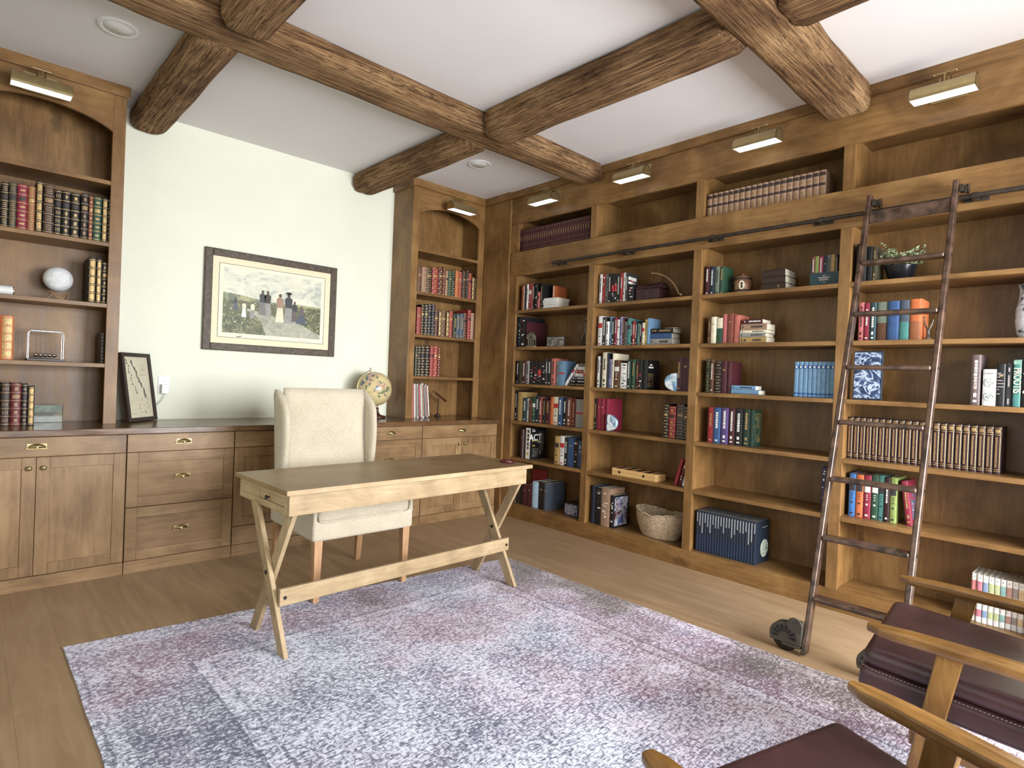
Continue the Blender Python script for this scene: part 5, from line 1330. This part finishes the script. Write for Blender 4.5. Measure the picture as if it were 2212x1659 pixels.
# ---- third bay, second shelf : stack of five
G3 = 'books stacked flat in the third bay'
for i, (c, z0, th, l0, l1) in enumerate((('gold', 1.5886, .040, 2.968, 3.146), ('light grey', 1.629, .026, 2.966, 3.140), ('cream', 1.6554, .020, 2.970, 3.146), ('tan', 1.6758, .042, 2.974, 3.146), ('maroon', 1.7182, .030, 2.988, 3.116))):
    flat_book('R', l0, l1, .05, z0, th-.0006, .14, c, 't', '%s book lying flat, %s of the five-book stack in the third bay' % (c, ['bottom', 'second from bottom', 'middle', 'second from top', 'top'][i]), G3)
flat_book('R', 2.924, 3.112, .05, 1.2466, .029, .11, 'light blue', 'p', 'light blue book lying flat, lower of two in the third bay', G3)
flat_book('R', 2.924, 3.088, .052, 1.2762, .028, .105, 'light blue', 't', 'light blue titled book lying flat, upper of two in the third bay', G3)
# emblem on the last navy volume and print on the last green cover
nv = [x for x in COL.objects if x.name.startswith('navy_volume')][-1]; w_ = max(v.co.x for v in nv.data.vertices)
m = MB(); vs = [(w_+.0005, .135+.060*math.cos(2*PI*k/28), .095+.060*math.sin(2*PI*k/28)) for k in range(28)]; m.add(vs, [tuple(range(28))])
m.build('round_emblem', noise_mat('etched_pale_emblem', [(.4, srgb(70, 88, 84)), (.48, srgb(196, 208, 190)), (.62, srgb(212, 220, 204)), (.7, srgb(96, 112, 100))], 34, dist=2), nv)
side_quads(nv, 'silver_cover_title', SILV, [(.10+.016*i, .235, .112+.016*i, .2405) for i in range(5)], w_+.0005)
gr = [x for x in COL.objects if 'fourth shelf of third bay' in x.get('label', '') and x['label'].startswith('dark green')]
if gr:
    w_ = max(v.co.x for v in gr[-1].data.vertices)
    side_quads(gr[-1], 'cover_print', noise_mat('green_cover_art', [(.45, srgb(24, 50, 38)), (.6, srgb(92, 84, 50))], 16, dist=2), [(.012, .03, .105, .225)], w_+.0005)
# ---- ladder bay
t = thing('potted_plant', 'small pale green leafy plant in black bowl behind the ladder', 'plant', (.150, -3.862, 1.9306))
MB().lathe([(.0001, 0), (.048, 0), (.060, .02), (.080, .085), (.082, .092), (.076, .092), (.055, .075), (.0001, .072)], 32).build('bowl', plain('black_glazed_bowl', srgb(24, 25, 28), .2), t)
rnd = random.Random(5); m = MB(); ms = MB()
for i in range(60):
    a = rnd.uniform(0, 2*PI); r0 = rnd.uniform(0, .05); L = rnd.uniform(.05, .115); ox = rnd.uniform(.3, 1.0)
    b = Vector((r0*math.cos(a), r0*math.sin(a), .074)); dr = Vector((math.cos(a)*ox, math.sin(a)*ox*1.0, rnd.uniform(.35, 1.1))).normalized()
    e = b+dr*L; e.x = min(e.x, .13); e.y = min(e.y, .082); ms.tube([b, b+dr*L*.5+Vector((0, 0, .008)), e], .0014, 5)
    for j in range(13):
        p = b+dr*L*(.3+.7*j/8); an = rnd.uniform(0, 2*PI); d = Vector((math.cos(an), math.sin(an), rnd.uniform(.1, .9))).normalized(); p.y = min(p.y, .072); sd = d.cross(Vector((0, 0, 1))).normalized(); s = rnd.uniform(.016, .026)
        m.add([p, p+d*s*.5+sd*s*.34, p+d*s*1.05, p+d*s*.5-sd*s*.34], [(0, 1, 2, 3)])
lf_ = m.build('foliage', noise_mat('pale_sage_leaf', [(.3, srgb(112, 132, 94)), (.7, srgb(186, 198, 160))], 20, rough=.6), t); lf_['kind'] = 'stuff'
ms.build('stems', cover('green'), t)
t = thing('trophy_figure', 'small dark two-pronged figurine beside the orange book, behind ladder', 'figurine', (.10, -4.018, 1.5886))
m = MB(); m.lathe([(.0001, 0), (.024, 0), (.022, .008), (.010, .02), (.008, .05), (.011, .06), (.0001, .064)], 16).tube([(0, 0, .055), (0, .016, .09), (0, .020, .125)], [.006, .005, .003], 8).tube([(0, 0, .055), (0, -.014, .085), (0, -.022, .115)], [.006, .005, .003], 8).sphere((0, .02, .128), .006, 8, 6)
m.build('figure', BRZ, t)
t = thing('patterned_vase', 'tall white and grey patterned vase at the right edge of view', 'vase', (.14, -4.436, 1.5886))
MB().lathe([(.0001, 0), (.040, 0), (.052, .03), (.060, .09), (.058, .15), (.048, .20), (.046, .25), (.052, .275), (.046, .275), (.040, .25), (.0001, .24)], 32).build('vase_body', noise_mat('white_grey_glaze', [(.38, srgb(90, 94, 104)), (.46, srgb(222, 226, 236)), (.7, srgb(244, 246, 252))], 20, rough=.25, dist=1), t)
o = book_at('picture_book', 'R', 3.668, .060, 1.246, .022, .284, .15, 'navy', 'p', 'dark blue picture book standing face out behind the ladder', 'face-out books')
o.rotation_euler = (0, 0, -PI); o.rotation_euler = (0, 0, 0); o.location = (.060, -3.818, 1.2466)
pat(o, 'cover_picture', noise_mat('blue_swirl_cover', [(.36, srgb(24, 34, 60)), (.47, srgb(60, 82, 120)), (.54, srgb(198, 210, 228)), (.6, srgb(52, 74, 112)), (.74, srgb(26, 36, 62))], 9, detail=3, dist=2.5), [[(-.0006, .008, .01), (-.0006, .145, .01), (-.0006, .145, .275), (-.0006, .008, .275)]])
book_at('hardcover_book', 'R', 3.958, .09, .556, .030, .246, .18, 'crimson', 't', 'crimson book leaning left with picture cover, right of the lime one', 'leaning books in the ladder bay', lean=-8)
lc = [x for x in COL.objects if x.get('label', '').startswith('crimson book leaning left')][0]
side_quads(lc, 'cover_picture', noise_mat('crimson_cover_art', [(.42, srgb(150, 40, 64)), (.5, srgb(86, 96, 120)), (.58, srgb(40, 36, 52)), (.66, srgb(190, 196, 206))], 15, dist=1), [(.02, .03, .16, .21)], .0306)
# letters and marks on the third shelf books
by = {x['label']: x for x in COL.objects if 'third shelf of ladder bay' in x.get('label', '')}
for lab, x in by.items():
    w_ = max(v.co.x for v in x.data.vertices); zt_ = max(v.co.z for v in x.data.vertices)
    fr = lambda cx, cz: Matrix(((0, 1, 0, cx), (0, 0, -1, -.0012), (-1, 0, 0, cz), (0, 0, 0, 1)))
    if lab.startswith('teal'):
        text_on(x, 'PROOTIS', .040, cover('cream'), fr(w_/2, zt_*.56), bold=.0008, sx=.78)
        pat(x, 'pale_top_band', cover('light green'), [[(.001, -.0012, zt_*.90), (w_-.001, -.0012, zt_*.90), (w_-.001, -.0012, zt_*.985), (.001, -.0012, zt_*.985)]])
    elif lab.startswith('white'):
        q = []
        for cz, r in ((.118, .022), (.046, .022)):
            q.append([(w_/2+r*.9*math.cos(2*PI*k/18), -.0016, cz+r*math.sin(2*PI*k/18)) for k in range(18)])
        pat(x, 'round_marks', noise_mat('grey_leaf_mark', [(.44, srgb(236, 236, 232)), (.54, srgb(120, 130, 124)), (.68, srgb(90, 96, 84))], 60, dist=2), q)
        pat(x, 'faint_title', cover('light grey'), [[(w_*.22, -.0016, .162), (w_*.78, -.0016, .162), (w_*.78, -.0016, .168), (w_*.22, -.0016, .168)]])
    elif lab.startswith('mauve'):
        q = []
        r_ = random.Random(3)
        for cz in [.22-.012*i for i in range(3)]+[.172-.0075*i for i in range(16)]:
            a = r_.uniform(.16, .5); q.append([(w_*a, -.0016, cz), (w_*(a+.18), -.0016, cz+.004), (w_*(a+.24), -.0016, cz+.010), (w_*(a+.1), -.0016, cz+.006)])
        pat(x, 'script_title', cover('tan'), q)
    elif lab.startswith('black plain'):
        pat(x, 'grey_spine_lines', M['stitch'], [[(w_*.1, -.0016, z), (w_*b, -.0016, z), (w_*b, -.0016, z+.004), (w_*.1, -.0016, z+.004)] for z, b in ((.165, .5), (.157, .85), (.145, .4), (.128, .7), (.112, .95), (.096, .95), (.082, .35), (.06, .45))])
    elif lab.startswith('charcoal'):
        pat(x, 'spine_title', M['stitch'], [[(w_*.36, -.0016, z0), (w_*.62, -.0016, z0), (w_*.62, -.0016, z1), (w_*.36, -.0016, z1)] for z0, z1 in ((.175, .195), (.10, .158), (.012, .04))])
# ---- left hutch things
t = thing('globe_lamp', 'white moon-like globe lamp on a wooden stand in left hutch', 'lamp', (-3.350, -.19, 1.6605))
tt = NT('white_moon_surface'); n = tt.noise(tt.coord((1, 1, 1), rand=False), 22, 5, .65, .6); tt.bump(n, .5, .004)
mt = tt.fin(tt.ramp(n, [(.35, srgb(206, 208, 210)), (.6, srgb(236, 236, 236))]), .6, spec=.3)
MB().sphere((0, 0, .134), .0765, 40, 24).build('globe', mt, t)
m = MB()
for k in range(3):
    a = math.radians(-90+120*k+12)
    b = a+math.radians(120)
    P = lambda an, r, z: (r*math.cos(an), r*math.sin(an), z)
    m.tube([P(a, .060, .004), P((a+b)/2, .050, .052), P(b, .060, .004)], .0055, 6, flat=.7)
m.build('stand', M['chairleg'], t)
t = thing('metal_tube', 'pale silver cylinder lying on the shelf left of the globe lamp', 'tube', (-3.64, -.2, 1.6905))
MB().cyl((-.078, 0, 0), (.078, 0, 0), .0295, 24).build('cylinder', M['white'], t)
m = MB(); m.cyl((-.080, 0, 0), (-.076, 0, 0), .030, 24).cyl((.076, 0, 0), (.080, 0, 0), .030, 24); m.build('end_cap', M['steel'], t)
t = thing('pendulum_balls', 'desk pendulum with chrome frame and five steel balls in left hutch', 'ornament', (-3.402, -.20, 1.2806))
MB().box(-.092, .092, -.062, .062, 0, .014).build('base', M['black'], t, bevel=.002)
m = MB()
for y in (-.05, .05): m.tube([(-.084, y, .012), (-.084, y, .165), (-.080, y, .178), (-.070, y, .183), (.070, y, .183), (.080, y, .178), (.084, y, .165), (.084, y, .012)], .0032, 8)
m.build('wire_frame', M['steel'], t)
for i in range(5): MB().sphere((-.046+.023*i, 0, .036), .0113, 16, 10).build('ball', M['steel'], t)
m = MB()
for i in range(5):
    for y in (-.05, .05): m.tube([(-.046+.023*i, y, .183), (-.046+.023*i, 0, .046)], .0004, 4)
m.build('threads', M['steel'], t)
t = thing('acrylic_block', 'clear acrylic award block beside the leather books on counter', 'award', (-3.372, -.135, .8956), .12)
gl = NT('clear_acrylic'); gl.b.inputs['Transmission Weight'].default_value = .9; gl.b.inputs['IOR'].default_value = 1.3; gl.fin(srgb(214, 222, 214), .04)
MB().box(-.074, .074, -.012, .012, 0, .112).build('block', gl.mat, t, bevel=.002)
B('frosted_panel', noise_mat('frosted_silver', [(.4, srgb(120, 122, 116)), (.6, srgb(176, 180, 170))], 12, rough=.35), t, (-.066, .066, .0125, .0135, .062, .106), bevel=0)
# ---- leaning map frame, outlet, charger
t = thing('map_frame', 'small dark framed island map leaning beside left hutch on counter', 'picture', (-2.962, -.300, .900), math.radians(46))
T8 = Matrix.Rotation(math.radians(-9), 4, 'X')
m = MB(); w_, h_, f_ = .300, .465, .026
for a in ((0, f_, 0, .028, 0, h_), (w_-f_, w_, 0, .028, 0, h_), (f_, w_-f_, 0, .028, 0, f_), (f_, w_-f_, 0, .028, h_-f_, h_)): m.box(*a, M=T8)
m.box(.004, w_-.004, .018, .026, .004, h_-.004, M=T8)
m.build('frame', plain('dark_walnut_frame', srgb(44, 32, 28), .35), t, bevel=.002)
MB().box(f_-.002, w_-f_+.002, .012, .016, f_-.002, h_-f_+.002, M=T8).build('map_sheet', plain('aged_map_paper', srgb(202, 194, 170), .6, var=.04), t)
ink_ = plain('map_ink', srgb(96, 94, 92), .7, var=.3, scale=60); rnd = random.Random(11); q = []
def blob(cx, cz, rx, rz_, rot):
    pts = []
    for k in range(9):
        a = 2*PI*k/9; r = rnd.uniform(.6, 1.2); x, z = rx*r*math.cos(a), rz_*r*math.sin(a)
        pts.append(tuple(T8 @ Vector((cx+x*math.cos(rot)-z*math.sin(rot), .0114, cz+x*math.sin(rot)+z*math.cos(rot)))))
    q.append(pts)
for i in range(15):
    u = i/14; blob(.105+.115*u+rnd.uniform(-.008, .008), .405-.235*u, rnd.uniform(.006, .014), .013, .4)
for i in range(12):
    u = i/11; blob(.050+.075*u+rnd.uniform(-.012, .012), .415-.22*u, .006, rnd.uniform(.005, .012), .4)
for i in range(16): blob(rnd.uniform(.12, .25), rnd.uniform(.05, .16), .005, .004, 0)
pat(t, 'map_islands', ink_, q)
pat(t, 'map_lines', ink_, [[tuple(T8 @ Vector(p)) for p in ((x0, .0113, z0), (x1, .0113, z0), (x1, .0113, z1), (x0, .0113, z1))] for x0, x1, z0, z1 in ((.165, .255, .316, .3175), (.19, .24, .352, .354), (.205, .225, .385, .387), (.05, .10, .05, .052))])
t = thing('wall_outlet', 'white wall outlet above the counter, right of the map frame', 'outlet', (-2.708, -.0005, 1.143))
MB().box(-.036, .036, -.006, 0, -.062, .062).build('cover_plate', M['white'], t, bevel=.002)
m = MB()
for z in (-.024, .026): m.box(-.008, -.005, -.0068, -.0055, z-.004, z+.006).box(.005, .008, -.0068, -.0055, z-.004, z+.006)
m.build('socket_slots', M['stitch'], t)
t = thing('phone_charger', 'white cube charger plugged into the wall outlet with hanging cord', 'charger', (-2.705, -.0075, 1.115))
MB().box(-.024, .024, -.044, 0, -.034, .032).build('plug_body', M['white'], t, bevel=.004)
MB().tube([(0, -.024, -.032), (-.002, -.026, -.05), (-.018, -.024, -.085), (-.05, -.018, -.12), (-.09, -.012, -.150), (-.13, -.012, -.19), (-.15, -.015, -.2165)], .0024, 8).build('cord', plain('grey_cord', srgb(186, 188, 190), .5), t)
# ---- big framed print
t = thing('framed_picture', 'large brown framed print of field workers hanging on white wall', 'picture', (-1.943, 0, 1.801))
hw, hh, fw_ = .527, .385, .056
m = MB()
for a in ((-hw, -hw+fw_, -hh, hh), (hw-fw_, hw, -hh, hh)): m.box(a[0], a[1], -.034, -.004, a[2], a[3])
for a in ((-hw+fw_, hw-fw_, -hh, -hh+fw_), (-hw+fw_, hw-fw_, hh-fw_, hh)): m.box(a[0], a[1], -.034, -.004, a[2], a[3])
FR = noise_mat('weathered_brown_frame', [(.35, srgb(58, 48, 38)), (.6, srgb(88, 74, 58)), (.78, srgb(126, 110, 88))], 40, rough=.55, bump=.3)
m.build('frame', FR, t, bevel=.005)
m = MB()
for s in (-1, 1): m.box(s*(hw-fw_-.003)-.003, s*(hw-fw_-.003)+.003, -.028, -.02, -hh+fw_, hh-fw_).box(-hw+fw_, hw-fw_, -.028, -.02, s*(hh-fw_-.003)-.003, s*(hh-fw_-.003)+.003)
B('mat_board', plain('cream_mat_board', srgb(234, 222, 190), .8, var=.01), t, (-hw+fw_-.004, hw-fw_+.004, -.022, -.006, -hh+fw_-.004, hh-fw_+.004), bevel=0)
il = .048
m = MB(); a, b = hw-fw_-il, hh-fw_-il
for s in (-1, 1): m.box(s*a-.0015, s*a+.0015, -.0232, -.0222, -b, b).box(-a, a, -.0232, -.0222, s*b-.0015, s*b+.0015)
m.build('mat_line', LABEL, t)
B('print_sheet', plain('print_paper', srgb(232, 230, 206), .8, var=.01), t, (-a+.002, a-.002, -.0228, -.0221, -b+.002, b-.002), bevel=0)
A_, T_, B_ = a-.032, b-.030, -b+.036      # picture area
def flat(name, mat, polys, y):
    return pat(t, name, mat, [[(x, y, z) for x, z in p] for p in polys])
flat('sky', noise_mat('printed_cloudy_sky', [(.32, srgb(164, 172, 162)), (.45, srgb(206, 206, 188)), (.6, srgb(226, 222, 200))], 6, dist=1.5, stretch=(1, 1, 2)), [[(-A_, .03), (A_, .02), (A_, T_), (-A_, T_)]], -.0232)
flat('far_hills', noise_mat('printed_hills', [(.4, srgb(96, 108, 92)), (.6, srgb(168, 166, 120))], 12, dist=1), [[(-A_, .0), (A_, -.01), (A_, .022), (.2, .030), (0, .024), (-.14, .036), (-.25, .052), (-A_, .066)]], -.0234)
flat('field', noise_mat('printed_field_plants', [(.3, srgb(44, 46, 34)), (.5, srgb(94, 98, 66)), (.6, srgb(128, 126, 84)), (.68, srgb(206, 206, 182))], 26, detail=5, dist=2), [[(-A_, B_), (A_, B_), (A_, .008), (-A_, .010)]], -.0236)
flat('path', noise_mat('printed_sandy_path', [(.3, srgb(142, 142, 124)), (.7, srgb(186, 184, 164))], 14, dist=1), [[(-.06, B_), (A_, B_), (A_, B_+.035), (.18, -.115), (.05, -.105), (-.06, -.075), (-.20, -.045), (-.22, -.055), (-.14, -.10), (-.10, -.15)]], -.0238)
def person(cx, zf, h, skirt, top_, hat=None, wsk=.30):
    sk_ = [(cx-wsk*h*.5, zf), (cx+wsk*h*.5, zf), (cx+.09*h, zf+.56*h), (cx-.09*h, zf+.56*h)]
    tp = [(cx-.10*h, zf+.50*h), (cx+.10*h, zf+.50*h), (cx+.13*h, zf+.78*h), (cx+.04*h, zf+.86*h), (cx-.04*h, zf+.86*h), (cx-.13*h, zf+.78*h)]
    hd = [(cx+.055*h*math.cos(2*PI*k/10), zf+.92*h+.065*h*math.sin(2*PI*k/10)) for k in range(10)]
    flat('printed_skirt', cover(skirt), [sk_], -.0240-.0001*hash_()); flat('printed_bodice', cover(top_), [tp], -.0242); flat('printed_head', cover(hat or 'brown'), [hd] + ([[(cx-.13*h, zf+.95*h), (cx+.13*h, zf+.95*h), (cx+.06*h, zf+1.02*h), (cx-.06*h, zf+1.02*h)]] if hat else []), -.0243)
hc = [0]
def hash_(): hc[0] += 1; return hc[0] % 3*.1
for p in ((-.30, -.065, .105, 'slate blue', 'charcoal'), (-.095, -.085, .20, 'grey', 'charcoal'), (-.055, -.090, .205, 'light grey', 'dark brown'), (-.235, -.115, .125, 'white', 'cream'), (-.17, -.118, .13, 'light grey', 'cream'),
          (.045, -.130, .235, 'cream', 'tan'), (.115, -.132, .25, 'light grey', 'charcoal', 'dark brown'), (.165, -.115, .17, 'mauve', 'charcoal'), (.225, -.128, .15, 'slate blue', 'mauve', None, .62)):
    person(*p)
flat('small_mark', LABEL, [[(-.29, -b+.008), (-.26, -b+.014), (-.235, -b+.020), (-.255, -b+.009), (-.275, -b+.004)]], -.0232)
flat('signature', M['stitch'], [[(.21+.013*i, -b+.014+.002*(i % 2)), (.220+.013*i, -b+.014), (.220+.013*i, -b+.017), (.21+.013*i, -b+.018)] for i in range(7)], -.0232)
# ---- world globe
t = thing('world_globe', 'antique style world globe on wooden base behind the linen chair', 'globe', (-1.060, -.235, .8956))
gm = NT('printed_globe_map'); v = gm.coord((1, 1, 1), rand=False); land = gm.noise(v, 7.5, 5, .55, .4); reg = gm.noise(v, 16, 1, .5, 0)
lc_ = gm.ramp(reg, [(.38, srgb(92, 112, 116)), (.45, srgb(190, 156, 132)), (.55, srgb(206, 186, 140)), (.62, srgb(122, 128, 96))], 'CONSTANT')
oc = gm.ramp(gm.noise(v, 3, 2, .5), [(.4, srgb(214, 196, 146)), (.6, srgb(198, 176, 126))])
mk = gm.ramp(land, [(.50, (0, 0, 0, 1)), (.52, (1, 1, 1, 1))])
GM = gm.fin(gm.mix(mk, oc, lc_), .22, spec=.6)
AX = Matrix.Translation((-.070, .0, .255)) @ Matrix.Rotation(math.radians(-14), 4, 'Y')
MB().sphere((0, 0, 0), .152, 48, 30, M=AX).build('ball', GM, t)
m = MB(); m.tube([AX @ Vector((.1524*math.cos(a), .1524*math.sin(a), 0)) for a in [2*PI*k/48 for k in range(48)]], .0012, 5, closed=True); m.build('equator_line', LABEL, t)
m = MB(); m.tube([AX @ Vector((-.166*math.cos(math.radians(a)), 0, .166*math.sin(math.radians(a)))) for a in range(-90, 91, 9)], .0065, 8, flat=.6)
m.cyl(AX @ Vector((0, 0, .150)), AX @ Vector((0, 0, .182)), .005, 10).sphere(AX @ Vector((0, 0, .184)), .007, 10, 8).cyl(AX @ Vector((0, 0, -.170)), AX @ Vector((0, 0, -.150)), .005, 10)
m.build('meridian_arc', M['brass'], t)
MB().lathe([(.0001, 0), (.070, 0), (.074, .008), (.068, .020), (.030, .028), (.014, .045), (.010, .075), (.012, .088), (.0001, .092)], 32, M=Matrix.Translation((-.03, 0, 0))).build('base', noise_mat('dark_turned_wood', [(.3, srgb(52, 26, 20)), (.7, srgb(84, 46, 32))], 10, rough=.3), t)
# ---- right hutch, on the counter: records and a telescope
rnd = random.Random(21); x = -.822
for i in range(13):
    th = rnd.uniform(.010, .020); h = .312+rnd.uniform(-.004, .008); ln = 1.0+i*.42
    c = ['cream', 'white', 'white', 'salmon', 'cream', 'light grey', 'white', 'brown', 'cream', 'white', 'charcoal', 'cream', 'maroon'][i]
    sl = MB(); sl.box(0, th-.002, 0, .245, 0, h).box(.001, th-.003, -.0008, 0, .01, h-.01, m=1)
    sl.box(.0025, th-.0045, .003, .243, h, h+.0006, m=2)
    o = sl.build('record_sleeve', [cover(c), cover(['white', 'tan', 'light grey', 'pink'][i % 4]), M['black']], None, bevel=.0004)
    o.matrix_world = Matrix.Translation((x, -.300, .8958)) @ Matrix.Rotation(math.radians(-ln), 4, 'Y')
    x += th+.0010+.0035
    tag(o, '%s record sleeve, %s of the upright row in right hutch' % (c, ORD[i]), 'record', 'record sleeves on the counter in the right hutch')
t = thing('tabletop_telescope', 'small dark brass tipped telescope on stand beside the record sleeves', 'telescope', (-.405, -.19, .8956))
MB().lathe([(.0001, 0), (.030, 0), (.030, .010), (.016, .022), (.006, .030), (.005, .175), (.0001, .178)], 20).build('stand', LABEL, t)
m = MB(); m.cyl((-.040, 0, .232), (.078, 0, .158), .0095, 14).cyl((.078, 0, .158), (.092, 0, .149), .012, 14); m.build('barrel', noise_mat('dark_leather_barrel', [(.3, srgb(50, 24, 18)), (.7, srgb(86, 44, 32))], 20, rough=.35), t)
m = MB(); m.cyl((-.056, 0, .242), (-.038, 0, .231), .0105, 14).cyl((-.066, 0, .249), (-.056, 0, .242), .007, 12); m.build('eyepiece', M['brass'], t)
# ------------------------------------------------------------------ camera, daylight, view
cam = bpy.data.objects.new('camera', bpy.data.cameras.new('camera')); COL.objects.link(cam)
cam.data.sensor_width = 36; cam.data.lens = 20.653; cam.data.clip_start = .05
ya, pi_, ro = math.radians(43.086), math.radians(-.4458), math.radians(2.3018)
fw = Vector((math.sin(ya)*math.cos(pi_), math.cos(ya)*math.cos(pi_), math.sin(pi_))); rt = Vector((math.cos(ya), -math.sin(ya), 0)); up = rt.cross(fw)
r2 = rt*math.cos(ro)+up*math.sin(ro); u2 = -rt*math.sin(ro)+up*math.cos(ro)
mw = Matrix((r2, u2, -fw)).transposed().to_4x4(); mw.translation = (-3.7712, -4.8254, 1.2830); cam.matrix_world = mw
SC.camera = cam
w = bpy.data.worlds.new('world'); SC.world = w; w.use_nodes = True
w.node_tree.nodes['Background'].inputs[0].default_value = (.75, .85, 1, 1); w.node_tree.nodes['Background'].inputs[1].default_value = .6
def area(name, loc, rot, sx, sy, power, col):
    l = bpy.data.lights.new(name, 'AREA'); l.shape = 'RECTANGLE'; l.size = sx; l.size_y = sy; l.spread = math.radians(140); l.energy = power; l.color = col
    o = bpy.data.objects.new(name, l); COL.objects.link(o); o.location = loc; o.rotation_euler = rot; return o
# daylight entering through the window openings (lights stand in the openings)
for i, (x0, x1, z0, z1) in enumerate(WIN):
    area('window_daylight', ((x0+x1)/2, YF-.06, (z0+z1)/2), (PI/2-.36, 0, 0), x1-x0-.1, z1-z0-.1, (70, 235)[i], (.94, .97, 1))
area('window_daylight', (XL-.03, -2.0, 1.52), (PI/2, 0, -PI/2), 1.8, 1.95, 7, (.92, 1, .86))
area('window_daylight', (XA-.01, -4.52, 1.5), (PI/2, 0, -PI/2), 2.25, 2.1, 13, (.93, .97, 1))
SC.view_settings.view_transform = 'Standard'; SC.view_settings.look = 'None'; SC.view_settings.gamma = 1; SC.view_settings.exposure = .22
SC.view_settings.use_curve_mapping = False
SC.cycles.use_denoising = True
SC.cycles.max_bounces = 7; SC.cycles.diffuse_bounces = 3; SC.cycles.glossy_bounces = 2
SC.cycles.use_adaptive_sampling = True; SC.cycles.adaptive_threshold = .03
